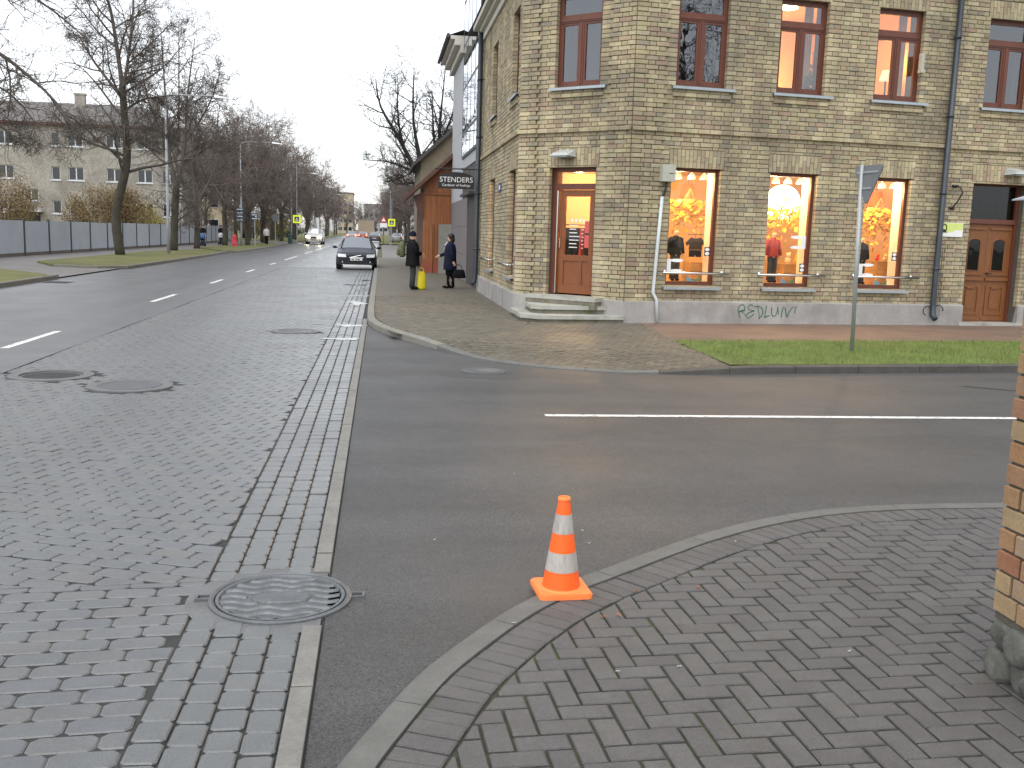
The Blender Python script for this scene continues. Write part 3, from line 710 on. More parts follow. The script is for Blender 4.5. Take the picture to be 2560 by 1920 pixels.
mb = MB(); mb.tube([FC.p(a + .06, 1.55, -.2), FC.p(a + .06, 1.55, -.13), FC.p(a + .06, 1.75, -.13), FC.p(a + .06, 1.75, -.2)], .012, 8); mb.build('handle', 'steel', door)
# opening hours, bunting and red notice on the glass
mb = MB()
for k in range(7): FC.box(mb, a + .23, a + .23 + (.2, .16, .19, .25, .23, .18, .2)[k], 2.0 - k * .075, 2.018 - k * .075, -.229, -.228)
for k in range(7): FC.box(mb, a + .53, a + .53 + (.04, .05, .04, .05, .04, .05, .04)[k], 1.99 - k * .075, 2.005 - k * .075, -.229, -.228)
for k in range(4):
    u = a + .25 + k * .095; mb.add([FC.p(u, 2.14, -.2285), FC.p(u + .08, 2.14, -.2285), FC.p(u + .04, 2.06, -.2285)], [(0, 1, 2)])
mb.build('white_lettering', 'white', door)
pm('notice_red', (.62, .10, .09), .5, .1, 8)
mb = MB(); FC.box(mb, a + .6, b - .121, 1.86, 2.1, -.229, -.2275); FC.box(mb, a + .6, b - .121, 1.56, 1.82, -.229, -.2275); mb.build('red_notice', 'notice_red', door)
sp = empty('entrance_steps', (3.6, 19.6, FZ), label='three pale stone steps wrapping the cut corner below the shop door', cat='steps')
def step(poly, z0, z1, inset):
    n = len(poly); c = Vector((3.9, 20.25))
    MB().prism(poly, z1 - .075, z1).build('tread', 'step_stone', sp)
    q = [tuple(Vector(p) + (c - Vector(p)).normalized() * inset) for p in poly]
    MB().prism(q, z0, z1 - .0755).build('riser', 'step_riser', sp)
fcx = lambda u, o: FC.p(u, 0, o)[:2]
step([(2.75, 20.95), (2.75, 19.30), (3.08, 18.98), (4.83, 19.16), fcx(LC - .02, -.05), fcx(.02, -.05)], FZ - .03, .24, .05)
step([(3.02, 20.7), (3.0, 19.6), (3.18, 19.42), (4.52, 19.5), fcx(LC - .25, -.06), fcx(.25, -.06)], .18, .40, .05)
step([fcx(.47, .33), fcx(2.2, .33), fcx(2.2, -.3), fcx(.47, -.3)], .33, .565, .03)
# ---- wooden double door on the right
dd = MB(); ring(FS, dd, 7.9, 9.32, .12, 3.22, .07, -.36, -.24, .001); FS.box(dd, 7.97, 9.25, 2.33, 2.43, -.36, -.22)
o2 = dd.build('door_frame', 'frame_wood', bld)
pane(FS, o2, 7.97, 9.25, 2.43, 3.15, -.3, 'glass_door')
mb = MB(); [FS.box(mb, u, u + .03, 2.431, 3.149, -.33, -.305) for u in (8.38, 8.8)]; mb.build('glazing_bar', 'black_iron', o2)
for a, b in ((7.972, 8.608), (8.612, 9.248)):
    mb = MB(); FS.box(mb, a, b, .13, 2.33, -.34, -.28)
    FS.box(mb, a + .05, b - .05, 2.2, 2.25, -.279, -.25); FS.box(mb, a + .02, b - .02, 1.08, 1.15, -.279, -.235); FS.box(mb, a + .06, b - .06, 1.2, 1.24, -.279, -.25)
    ring(FS, mb, a + .08, b - .08, .32, .98, .05, -.279, -.258); FS.box(mb, a + .2, b - .2, .45, .86, -.279, -.262); FS.box(mb, a + .22, b - .22, .90, .94, -.279, -.25); FS.box(mb, a + .03, b - .03, .2, .24, -.279, -.262)
    lf = mb.build('door', 'door_wood2', bld)
    mb = MB(); m0, m1 = a + .16, b - .16; c = (m0 + m1) / 2; r = (m1 - m0) / 2
    pts = [(m0, 1.3), (m1, 1.3), (m1, 1.92)] + [(c + r * math.cos(t * math.pi / 8), 1.92 + r * .5 * math.sin(t * math.pi / 8)) for t in range(1, 8)] + [(m0, 1.92)]
    mb.add([FS.p(u, z, -.2785) for u, z in pts], [tuple(range(len(pts)))]); mb.build('pane', 'glass_door', lf)
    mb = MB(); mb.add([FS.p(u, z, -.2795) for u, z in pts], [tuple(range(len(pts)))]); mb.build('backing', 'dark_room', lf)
    mb = MB()
    P = pts + [pts[0]]; mb.tube([FS.p(u, z, -.275) for u, z in P], .014, 5); mb.build('moulding', 'door_wood2', lf)
    if a > 8.5: MB().tube([FS.p(a + .05, 1.25, -.28), FS.p(a + .05, 1.25, -.2), FS.p(a + .15, 1.24, -.2)], .012, 6).build('handle', 'black_iron', lf)
mb = MB(); FS.box(mb, 7.8, 9.5, FZ - .02, .16, -.35, .1); mb.build('threshold', 'step_stone', bld)
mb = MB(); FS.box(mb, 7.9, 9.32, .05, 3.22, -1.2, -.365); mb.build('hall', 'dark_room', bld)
# ---- downpipes
def pipe(F, u, z0, z1, r=.06, o=.11, name='downpipe', mat='pipe_dark'):
    mb = MB(); mb.tube([F.p(u, z1, o), F.p(u, z0 + .35, o), F.p(u, z0 + .08, o + .02), F.p(u, z0, o + .12)], r, 12)
    for z in (1.3, 2.9, 4.5, 6.1): mb.tube([F.p(u, z, o), F.p(u, z + .05, o)], r + .012, 12); F.box(mb, u - .012, u + .012, z + .01, z + .04, 0, o - r)
    return mb.build(name, mat, bld, smooth=True)
pipe(FS, 7.08, .25, 7.5, .062); pipe(FW, wy(28.95), .3, 7.45, .065, .12); pipe(FW, wy(29.3), .3, 7.2, .06, .1)
mb = MB(); u = .62                                                    # thin pale cable pipe below the meter box
mb.tube([FS.p(.68, 2.62, .06), FS.p(.63, 1.6, .06), FS.p(.585, .72, .06), FS.p(.66, .58, .085), FS.p(.70, .13, .085)], .034, 10); mb.build('cable_pipe', 'pipe_light', bld, smooth=True)
mb = MB()
for k in range(3): mb.tube([FS.p(.74 + .02 * k, 2.93, .06), FS.p(.72 + .02 * k, 2.75, .07), FS.p(.67 + .01 * k, 2.55, .06)], .008, 5)
mb.build('cable', 'black_iron', bld)
# iron ring and scroll at the foot of the right downpipe
mb = MB()
for du, r in ((-.14, .1), (.14, .12)):
    mb.tube([FS.p(7.08 + du + r * math.cos(t * .5), .42 + r * math.sin(t * .5), .12) for t in range(10)], .011, 5)
mb.build('pipe_bracket', 'black_iron', bld)
mb = MB()
for k in range(4): mb.tube([FS.p(7.22 + .03 * k, .3, .05), FS.p(7.2 + .035 * k, 1.0, .04), FS.p(7.2 + .02 * k + rnd.uniform(-.05, .08), 1.75 + rnd.uniform(-.2, .1), .03)], .004, 4)
mb.build('dry_vine', 'black_iron', bld)

# ---- things fixed to the facade
mb = MB(); FS.box(mb, .61, .885, 2.91, 3.24, .036, .2)
mbx = mb.build('meter_box', 'box_grey', label='grey electric box on the brick wall beside the first shop window', cat='box')
mb = MB(); FS.box(mb, .75, .84, 3.06, 3.075, .2, .204); mb.build('slot', 'black_iron', mbx)
def wall_lamp(F, u, z, label):
    t = empty('wall_lamp', F.p(u, z - .05, 0), label=label, cat='lamp', group='flat grey lamps above the doors')
    mb = MB(); mb.hexa([F.p(u - .22, z - .05, .34), F.p(u + .22, z - .05, .34), F.p(u + .22, z - .06, 0), F.p(u - .22, z - .06, 0), F.p(u - .15, z + .01, .3), F.p(u + .15, z + .01, .3), F.p(u + .17, z + .09, .0), F.p(u - .17, z + .09, 0)]); mb.build('housing', 'lamp_grey', t)
    mb = MB(); F.box(mb, u - .17, u + .17, z - .075, z - .056, .06, .3); mb.build('diffuser', 'zinc', t)
wall_lamp(FC, 1.2, 3.44, 'flat grey wall lamp above the corner shop door'); wall_lamp(FS, 8.86, 3.44, 'flat grey wall lamp above the wooden double door')
pm('plaque_lime', (.62, .72, .22), .4, .08, 5)
mb = MB(); FS.box(mb, 7.13, 7.72, 2.02, 2.32, .005, .025)
pq = mb.build('wall_plaque', 'white', label='white and lime plaque with a dark oval portrait beside the double door', cat='sign')
mb = MB(); pts = [(7.15, 2.31), (7.71, 2.31), (7.71, 2.16), (7.55, 2.17), (7.45, 2.12), (7.3, 2.1), (7.15, 2.11)][::-1]
mb.add([FS.p(u, z, .0262) for u, z in pts], [tuple(range(len(pts)))]); mb.build('lime_field', 'plaque_lime', pq)
mb = MB(); mb.tube([FS.p(7.25 + .055 * math.cos(t * math.pi / 8), 2.2 + .085 * math.sin(t * math.pi / 8), .028) for t in range(17)], .012, 5)
mb.add([FS.p(7.205, 2.13, .0275), FS.p(7.32, 2.1, .0275), FS.p(7.29, 2.17, .0275), FS.p(7.225, 2.18, .0275)], [(0, 1, 2, 3)]); mb.build('emblem', 'sign_black', pq)
mb = MB(); mb.tube([FS.p(7.43, 3.08, 0), FS.p(7.42, 3.08, .18), FS.p(7.47, 2.95, .22), FS.p(7.43, 2.75, .12), FS.p(7.4, 2.62, 0)], .017, 6); mb.tube([FS.p(7.36, 3.1, .01), FS.p(7.5, 3.1, .01)], .03, 6); mb.tube([FS.p(7.34, 2.63, .01), FS.p(7.45, 2.62, .01)], .03, 6)
mb.build('flag_holder', 'black_iron', label='black iron flag holder on the brick wall above the plaque', cat='bracket')
mb = MB(); FS.box(mb, 6.27, 6.35, 5.42, 5.75, .0, .09); FS.box(mb, 6.26, 6.36, 5.36, 5.419, .0, .12)
mb.build('alarm_box', 'box_grey', label='small pale alarm box on the upper wall beside the third lit window', cat='box')
pm('number_blue', (.05, .07, .16), .4, .1, 5)
mb = MB(); FW.box(mb, wy(24.55), wy(24.1), 2.8, 3.02, .004, .02); nb = mb.build('house_number', 'number_blue', label='small blue house number plate on the street side brick wall', cat='sign')
mb = MB(); FW.box(mb, wy(24.45), wy(24.2), 2.86, 2.96, .021, .022); nb2 = mb.build('number', 'white', nb)
# graffiti strokes painted on the plinth
def stroke(pts, w):
    s0, s1, z0_, z1_ = 2.47, 3.86, .2, .5
    P = [(s0 + (s1 - s0) * x, z0_ + (z1_ - z0_) * y) for x, y in pts]; L_ = []; R2 = []
    for i, p in enumerate(P):
        a = Vector(P[max(i - 1, 0)]); b = Vector(P[min(i + 1, len(P) - 1)]); t = (b - a).normalized(); n2 = Vector((-t.y, t.x)) * w
        L_.append(FS.p(p[0] + n2.x, p[1] + n2.y, .0536)); R2.append(FS.p(p[0] - n2.x, p[1] - n2.y, .0536))
    n = len(P); return MB().add(L_ + R2, [(i, n + i, n + i + 1, i + 1) for i in range(n - 1)])
def arc(cx, cy, rx, ry, a0, a1, n=9): return [(cx + rx * math.cos(R_(a0 + (a1 - a0) * i / n)), cy + ry * math.sin(R_(a0 + (a1 - a0) * i / n))) for i in range(n + 1)]
for pts, wd in (([(.01, .55), (.02, .8), (.05, .97), (.10, .97), (.125, .8), (.11, .6), (.02, .5)], .011), ([(.02, .5), (.06, .05)], .010), ([(.03, .5), (.13, .62)], .018), ([(.08, .5), (.14, .28), (.15, .2)], .008),
                ([(.26, .9), (.22, 1), (.17, .85), (.19, .65), (.26, .55), (.18, .42), (.15, .2), (.18, .05), (.24, .2), (.28, .35)], .011), ([(.23, .55), (.28, .57)], .018),
                ([(.28, .85), (.34, .9), (.40, .78), (.425, .5), (.40, .2), (.36, .04)], .012), ([(.33, .85), (.36, .4), (.37, 0)], .008), ([(.475, .95), (.465, .5), (.455, .08)], .010), ([(.455, .1), (.49, .2), (.535, .26)], .012),
                ([(.565, .85), (.565, .45), (.59, .2), (.635, .25), (.66, .5), (.665, .88)], .011), ([(.665, .88), (.675, .5), (.69, .3)], .008), ([(.73, .1), (.74, .6), (.76, .85), (.79, .75), (.81, .35), (.83, .15)], .012), ([(.83, .15), (.86, .55), (.90, .8), (.97, .9), (.95, .45)], .011)):
    stroke(pts, wd).build('graffiti_stroke', 'graffiti', bld)

# ------------------------------------------------------------------ shop interior
pm('lamp_white', (.9, .88, .8), .5, 0, emit=(1, .86, .6), es=7)
pm('dome_shade', (.85, .8, .7), .5, .05, emit=(1, .75, .45), es=.5)
pm('shade_orange', (.5, .075, .01), .7, .05, emit=(1, .17, .015), es=.35)
pm('blossom', (.85, .55, .06), .6, .2, 6, ramp=[(.9, .6, .03), (.95, .78, .2), (.85, .5, .02), (.95, .7, .06), (.55, .2, .02), (.9, .62, .04), (.4, .25, .03)])
pm('crate_wood', (.55, .32, .13), .6, .2, 6)
pm('skin', (.62, .36, .25), .55, .05, 8)
pm('manikin', (.75, .52, .36), .4, .03, 8)
pm('cloth_black', (.010, .010, .012), .9, .2, 12, spec=.15)
pm('cloth_navy', (.012, .015, .032), .9, .2, 12, spec=.15)
pm('cloth_grey', (.05, .05, .053), .9, .2, 14, spec=.2)
pm('cloth_red', (.28, .035, .04), .85, .25, 30)
pm('hair_dark', (.02, .012, .01), .6, .2, 20)
inner = [(3.42, 27.6), (3.42, 21.25), FC.p(.9, 0, -.3)[:2], FC.p(1.8, 0, -.3)[:2], FS.p(.25, 0, -.45)[:2], FS.p(7.4, 0, -.45)[:2], FS.p(7.4, 0, -4.4)[:2]]
room = empty('shop_room', (7, 21, .6), label='warm lit shop interior behind the ground floor windows', cat='room')
MB().add([(x, y, .62) for x, y in inner], [tuple(range(7))]).build('room_floor', 'shop_floor', room)
MB().add([(x, y, 3.47) for x, y in inner], [tuple(range(6, -1, -1))]).build('room_ceiling', 'shop_wall', room)
mb = MB()
for i in (5, 6): a, b = inner[i], inner[(i + 1) % 7]; mb.add([(a[0], a[1], .62), (b[0], b[1], .62), (b[0], b[1], 3.47), (a[0], a[1], 3.47)], [(0, 1, 2, 3)])
for F, u0, u1 in ((FS, .25, .8), (FS, 2.02, 2.98), (FS, 4.2, 5.2), (FS, 6.43, 7.4)):
    mb.add([F.p(u0, .62, -WT - .006), F.p(u1, .62, -WT - .006), F.p(u1, 3.47, -WT - .006), F.p(u0, 3.47, -WT - .006)], [(3, 2, 1, 0)])
mb.build('room_wall', 'shop_wall', room)
mb = MB()
for a, b in WIN_S[:3]:
    FS.box(mb, b - .045, b - .002, G0 + .02, G1 - .01, -WT - .004, -.212); FS.box(mb, a + .002, a + .045, G0 + .02, G1 - .01, -WT - .004, -.212); FS.box(mb, a + .046, b - .046, G0 - .0, G0 + .05, -WT - .2, -.212)
mb.build('reveal', 'white_plaster', room)
def point(loc, power, color=(1, .60, .25), r=.09, parent=None):
    d = bpy.data.lights.new('bulb', 'POINT'); d.energy = power; d.color = color; d.shadow_soft_size = r
    o = bpy.data.objects.new('bulb', d); col.objects.link(o); o.location = loc
    if parent: o.parent = parent; o.matrix_parent_inverse = wm(parent).inverted()
def dome(u, z, d, lab, power=0):
    t = empty('pendant_lamp', FS.p(u, z, -d), label=lab, cat='lamp', group='pendant lamps behind the shop windows')
    mb = MB(); x, y, _ = FS.p(u, 0, -d)
    mb.lathe([(.085, -.055), (.08, -.02), (.062, .03), (.03, .06), (.014, .08), (.012, .12)], (x, y, z), 14); mb.build('shade', 'dome_shade', t, smooth=True)
    MB().tube([(x, y, z + .1), (x, y, 3.46)], .005, 4).build('cord', 'black_iron', t)
    if power: point((x, y, z - .1), power, parent=t)
for wi, us in enumerate(((1.35, 1.65, 1.93), (3.59, 3.88, 4.16), (5.89, 6.17, 6.45))):
    for k, u in enumerate(us): dome(u, 3.09, .75, f'{("left", "middle", "right")[k]} white pendant lamp in the {("first", "second", "third")[wi]} shop window', 62 if k == 0 else 0)
def shade(u, z0, z1, d, lab, mat='shade_orange'):
    t = empty('lampshade', FS.p(u, z0, -d), label=lab, cat='lamp'); x, y, _ = FS.p(u, 0, -d); r = .19
    n = 24; mb = MB(); vs = [(x + r * math.cos(6.2832 * k / n), y + r * math.sin(6.2832 * k / n), z0) for k in range(n)] + [(x + r * .72 * math.cos(6.2832 * k / n), y + r * .72 * math.sin(6.2832 * k / n), z1) for k in range(n)]
    mb.add(vs, [(k, (k + 1) % n, n + (k + 1) % n, n + k) for k in range(n)]); mb.build('shade', mat, t, smooth=True)
    MB().tube([(x, y, z1 - .05), (x, y, 3.46)], .006, 4).build('cord', 'black_iron', t)
    MB().ball((x, y, z1 - .06), .03).build('bulb_glass', 'lamp_white', t)
shade(1.96, 2.68, 2.99, 1.6, 'orange cone lampshade hanging in the first shop window'); shade(6.6, 2.67, 3.0, 1.6, 'orange cone lampshade hanging in the third shop window')
t = empty('globe_lamp', FS.p(4.25, 2.3, -1.6), label='big round white globe lamp glowing in the second shop window', cat='lamp'); x, y, _ = FS.p(4.25, 0, -1.6)
MB().ball((x, y, 2.67), .385, n=24, rings=14).build('globe', 'lamp_white', t, smooth=True); MB().tube([(x, y, 3.05), (x, y, 3.46)], .006, 4).build('cord', 'black_iron', t)
def blossoms(u0, u1, z0, z1, d, n, lab, drop):
    t = empty('blossom_garland', FS.p((u0 + u1) / 2, z1, -d), label=lab, cat='flowers'); mb = MB(); st = MB(); x, y, _ = FS.p((u0 + u1) / 2, 0, -d)
    for k in range(n):
        a = rnd.random(); u = (u0 + u1) / 2 + (u1 - u0) / 2 * rnd.uniform(-1, 1) * (.6 + .4 * rnd.random()); z = rnd.uniform(z0, z1) - (drop * rnd.random() if rnd.random() < .25 else 0)
        o = -d + rnd.uniform(-.25, .25); c = Vector(FS.p(u, z, o)); r = rnd.uniform(.04, .085)
        e1 = Vector((rnd.gauss(0, 1), rnd.gauss(0, 1), rnd.gauss(0, 1))).normalized(); e2 = e1.orthogonal().normalized()
        mb.add([c - e1 * r, c + e2 * r * .75, c + e1 * r, c - e2 * r * .75], [(0, 1, 2, 3)])
    for k in range(14):
        p = Vector(FS.p(rnd.uniform(u0, u1), rnd.uniform(z0, z1), -d + rnd.uniform(-.2, .2))); st.tube([(x, y, z1 + .25), (Vector((x, y, z1)) + p) / 2, p], .006, 4)
    mb.build('blossoms', 'blossom', t, kind='stuff'); st.build('stems', 'crate_wood', t, kind='stuff')
blossoms(1.33, 2.35, 2.2, 2.62, 1.2, 300, 'yellow blossom garland hanging in the first shop window', .4)
blossoms(3.62, 4.65, 2.1, 2.58, 1.2, 300, 'yellow blossom garland under the globe lamp in the second shop window', .3)
blossoms(6.0, 6.95, 2.1, 2.6, 1.2, 300, 'yellow blossom garland hanging in the third shop window', .5)
def crate(u0, u1, z1, d, lab):
    t = empty('wooden_crate', FS.p((u0 + u1) / 2, .62, -d), label=lab, cat='crate'); z = .62; n = max(2, int((z1 - .62) / .14)); h = (z1 - .62) / n
    for k in range(n):
        mb = MB(); FS.box(mb, u0, u1, z + .008, z + h - .008, -d + .18, -d + .2); FS.box(mb, u0, u1, z + .008, z + h - .008, -d - .2, -d - .18); mb.build('board', 'crate_wood', t, kind=None); z += h
    mb = MB(); FS.box(mb, u0 - .001, u0 + .03, .625, z1, -d - .18, -d + .18); mb.build('side', 'crate_wood', t); mb = MB(); FS.box(mb, u1 - .03, u1, .625, z1, -d - .18, -d + .18); mb.build('side', 'crate_wood', t)
    mb = MB(); FS.box(mb, u0, u1, z1, z1 + .02, -d - .2, -d + .2); mb.build('lid', 'crate_wood', t)
crate(1.74, 2.18, 1.30, .95, 'wooden display crate in the first shop window'); crate(3.92, 4.44, 1.31, .95, 'wooden display crate holding toys in the second shop window'); crate(6.2, 6.72, 1.42, .95, 'wooden display crate in the third shop window')
pm('toy_cream', (.8, .68, .5), .8, .1, 20); pm('toy_yellow', (.9, .6, .05), .7, .1, 20); pm('toy_red', (.7, .06, .05), .6, .1, 20)
def toy(u, z, d, mat, s, lab, ears=True):
    x, y, _ = FS.p(u, 0, -d); mb = MB(); mb.ball((x, y, z + s), s, s, s); mb.ball((x, y - .02, z + s * 2.4), s * .72)
    if ears: mb.ball((x - s * .5, y, z + s * 3.1), s * .28); mb.ball((x + s * .5, y, z + s * 3.1), s * .28)
    else: mb.add([(x - s * .2, y - s, z + s * 2.3), (x + s * .2, y - s, z + s * 2.3), (x, y - s * 1.3, z + s * 2.3), (x, y - s, z + s * 2.5)], [(0, 1, 2), (0, 2, 3), (1, 3, 2)])
    mb.build('soft_toy', mat, smooth=True, label=lab, cat='toy')
toy(4.06, 1.331, .85, 'toy_cream', .075, 'cream soft toy on the crate in the second shop window'); toy(4.27, 1.331, .83, 'toy_yellow', .07, 'yellow duck toy on the crate in the second shop window', False); toy(6.3, 1.441, .9, 'toy_red', .05, 'red toy on the crate in the third shop window', False); toy(6.5, 1.441, .9, 'toy_cream', .05, 'cream toy on the crate in the third shop window')

# stickers on the shop glass: white leaf-eared shapes, dark squares, coloured triangles
pm('sticker_white', (.85, .86, .88), .5, .03, 5); pm('sticker_blue', (.10, .32, .42), .5, .05, 5); pm('sticker_green', (.12, .22, .10), .5, .05, 5)
def leaf2(u, z, l, h): return [(u + l * (1 - math.cos(t * math.pi / 8)) / 2, z + h * math.sin(t * math.pi / 8)) for t in range(9)] + [(u + l * (1 - math.cos(t * math.pi / 8)) / 2, z - h * math.sin(t * math.pi / 8)) for t in range(7, 0, -1)]
def flat(pts, mat, parent, name, o=-.1675): return MB().add([FS.p(u, z, o) for u, z in pts], [tuple(range(len(pts)))]).build(name, mat, parent)
for wi, (u, z, dr) in enumerate(((.94, 1.26, 1), (4.06, 1.80, -1), (5.36, 1.26, 1))):
    p = shop_wins[wi]
    for dz in (.105, -.105):
        pts = leaf2(u + .08 * dr if dr > 0 else u - .36, z + dz, .29, .035); flat(pts, 'sticker_white', p, 'sticker')
    flat([(u, z - .13), (u + .1, z - .13), (u + .1, z + .13), (u, z + .13)] if dr > 0 else [(u - .1, z - .13), (u, z - .13), (u, z + .13), (u - .1, z + .13)], 'sticker_white', p, 'sticker', -.1665)
for wi, (u, z) in enumerate(((1.76, 1.56), (3.95, 1.27), (6.15, 1.56))):
    p = shop_wins[wi]; flat([(u, z - .09), (u + .13, z - .09), (u + .13, z + .09), (u, z + .09)], 'sign_black', p, 'sticker', -.1676)
    for dz in (.042, -.042): flat([(u + .02 + .045 + .05 * math.cos(t * .628), z + dz + .036 * math.sin(t * .628)) for t in range(10)], 'sticker_white', p, 'sticker', -.1664)
for wi, a in enumerate((1.4, 3.54, 5.78)):
    flat([(a, .95), (a + .16, .95), (a, 1.06)], 'sticker_blue', shop_wins[wi], 'sticker', -.1678); flat([(a + .14, .951), (a + .3, .951), (a + .3, 1.05)], 'sticker_green', shop_wins[wi], 'sticker', -.1671)

# ------------------------------------------------------------------ figures
def skin_body(name, joints, edges, mat, parent, root):
    me = bpy.data.meshes.new(name); names = list(joints); me.from_pydata([joints[k][:3] for k in names], [(names.index(a), names.index(b)) for a, b in edges], [])
    me.materials.append(MATS[mat]); o = bpy.data.objects.new(name, me); link(o, parent, False)
    md = o.modifiers.new('skin', 'SKIN'); md.use_smooth_shade = True
    for i, k in enumerate(names):
        r = joints[k][3]; me.skin_vertices[0].data[i].radius = (r, r); me.skin_vertices[0].data[i].use_root = (k == root)
    o.modifiers.new('sub', 'SUBSURF').levels = 1; o.modifiers['sub'].render_levels = 1
    return o
def loft(mb, rings, n=14):     # rings: (z, rx, ry, cx, cy)
    vs = [(cx + rx * math.cos(6.28319 * k / n), cy + ry * math.sin(6.28319 * k / n), z) for z, rx, ry, cx, cy in rings for k in range(n)]
    fs = [(i * n + k, i * n + (k + 1) % n, (i + 1) * n + (k + 1) % n, (i + 1) * n + k) for i in range(len(rings) - 1) for k in range(n)]
    mb.add(vs, fs + [tuple(range(n - 1, -1, -1)), tuple(range((len(rings) - 1) * n, len(rings) * n))])
def figure(name, loc, rz, H, lab, cat, top, bottom, arms, long_coat=.55, legs=((-.09, 0), (.09, 0)), hair=None, hat=None, skirt=False, skin='skin', group=None, tilt=0, bulk=1.0):
    """arms: for each side (elbow xyz, wrist xyz) in a 1.7 m body; local -Y is forwards"""
    t = empty(name, loc, rz, lab, cat, group); s = H / 1.7; t.scale = (s, s, s); t.rotation_euler[0] = tilt
    J = {'pelvis': (0, 0, .93, .13), 'chest': (0, 0, 1.22, .14), 'neck': (0, .005, 1.45, .055), 'chin': (0, -.015, 1.53, .075), 'head': (0, -.012, 1.61, .092), 'crown': (0, -.005, 1.67, .06), 'nose': (0, -.105, 1.585, .016), 'facefront': (0, -.08, 1.585, .04)}
    E_ = [('pelvis', 'chest'), ('chest', 'neck'), ('neck', 'chin'), ('chin', 'head'), ('head', 'crown'), ('head', 'facefront'), ('facefront', 'nose')]
    for i, sx_ in enumerate((-1, 1)):
        k = 'LR'[i]; fx, fy = legs[i]; (ex, ey, ez), (wx, wy_, wz) = arms[i]
        J.update({k + 'hip': (sx_ * .09, 0, .88, .09), k + 'knee': (fx, fy * .5 - .02, .50, .058), k + 'ank': (fx, fy + .02, .09, .04), k + 'toe': (fx, fy - .13, .035, .035),
                  k + 'sh': (sx_ * .18, 0, 1.39, .062), k + 'el': (ex, ey, ez, .045), k + 'wr': (wx, wy_, wz, .03)})
        d = (Vector((wx, wy_, wz)) - Vector((ex, ey, ez))).normalized(); pv = Vector((wx, wy_, wz)) + d * .08; side = d.cross(Vector((1, 0, 0))); side = side.normalized() if side.length > .1 else Vector((0, 0, 1))
        J[k + 'palm'] = (*pv, .032); E_ += [('pelvis', k + 'hip'), (k + 'hip', k + 'knee'), (k + 'knee', k + 'ank'), (k + 'ank', k + 'toe'), ('chest', k + 'sh'), (k + 'sh', k + 'el'), (k + 'el', k + 'wr'), (k + 'wr', k + 'palm')]
        for q in range(4):
            f0 = pv + side * (-.027 + .018 * q) + d * .03; f1 = f0 + d * (.045, .055, .05, .038)[q] + Vector((-sx_ * .012, 0, 0)); J[k + f'f{q}a'] = (*f0, .0095); J[k + f'f{q}b'] = (*f1, .008); E_ += [(k + 'palm', k + f'f{q}a'), (k + f'f{q}a', k + f'f{q}b')]
        th0 = Vector((wx, wy_, wz)) + d * .035 + side * .04; J[k + 'tha'] = (*th0, .011); J[k + 'thb'] = (*(th0 + d * .04 + side * .012), .009); E_ += [(k + 'wr', k + 'tha'), (k + 'tha', k + 'thb')]
    skin_body('body', J, E_, skin, t, 'pelvis')
    mb = MB(); zb = .93 - (.93 - .3) * long_coat + .05
    rings = [(zb, .215, .165, 0, 0), (zb + .02, .22, .17, 0, 0), (.8, .205, .16, 0, 0), (1.0, .19, .15, 0, 0), (1.2, .20, .15, 0, 0), (1.36, .20, .125, 0, 0), (1.43, .13, .095, 0, .005), (1.49, .075, .08, 0, .01)]
    loft(mb, [(r[0], r[1] * (bulk if r[0] < 1.42 else 1), r[2] * (bulk if r[0] < 1.42 else 1), r[3], r[4]) for r in rings if r[0] >= zb])
    for i, sx_ in enumerate((-1, 1)):
        e, w_ = arms[i]; mb.tube([(sx_ * .13, 0, 1.39), (sx_ * .2, 0, 1.37), e, w_], [.075, .078, .066, .052], 9)
    mb.build('coat', top, t, smooth=True, inv=False)
    mb = MB()
    if skirt: loft(mb, [(.42, .17, .14, 0, 0), (.6, .18, .15, 0, 0), (.9, .17, .14, 0, 0)]); mb.build('skirt', bottom, t, smooth=True, inv=False); mb = MB()
    for i, sx_ in enumerate((-1, 1)):
        fx, fy = legs[i]; r = [.055, .05, .062, .085] if skirt else [.085, .08, .085, .1]; mb.tube([(fx, fy + .01, .07), (fx, fy, .25), (fx, fy * .5 - .02, .5), (sx_ * .085, 0, .88)], r, 9)
    mb.build('trousers' if not skirt else 'tights', bottom, t, smooth=True, inv=False)
    for i in range(2):
        fx, fy = legs[i]; mb = MB(); mb.ball((fx, fy - .06, .045), .05, .135, .048); mb.build('shoe', 'cloth_black', t, smooth=True, inv=False)
    if hair:
        mb = MB(); mb.ball((0, .02, 1.63), .105, .115, .11); mb.ball((0, .05, 1.54), .1, .09, .12); mb.build('hair', hair, t, smooth=True, inv=False)
    if hat: mb = MB(); mb.lathe([(.108, -.06), (.112, -.02), (.108, .03), (.08, .075), (.03, .095)], (0, .012, 1.645), 14); mb.build('cap', hat, t, smooth=True, inv=False)
    for i in (-1, 1):
        mb = MB(); mb.ball((i * .035, -.098, 1.605), .011, .008, .008, 6, 4); mb.build('eye', 'cloth_black', t, inv=False)
    return t
DOWN = lambda s: ((s * .25, .02, 1.12), (s * .26, -.03, .88))
man = figure('person', (.93, 29.2, FZ), R_(90), 1.66, 'person in black jacket and dark cap with green backpack on the pavement', 'person', 'cloth_black', 'cloth_grey', (((-.24, -.08, 1.14), (-.14, -.25, 1.06)), ((.24, -.06, 1.14), (.15, -.24, 1.04))), .45, hat='cloth_navy', bulk=1.32)
pm('bag_olive', (.10, .11, .055), .85, .25, 10); pm('bag_yellow', (.72, .62, .02), .45, .1, 6)
bp = empty('backpack', (.93 - .31, 29.2, 1.05), R_(90), 'olive green backpack worn by the person in the black jacket', 'backpack')
mb = MB(); loft(mb, [(-.02, .13, .06, 0, 0), (.03, .17, .1, 0, 0), (.22, .175, .11, 0, .01), (.38, .16, .095, 0, 0), (.44, .1, .05, 0, -.01)]); mb.build('sack', 'bag_olive', bp, smooth=True, inv=False)
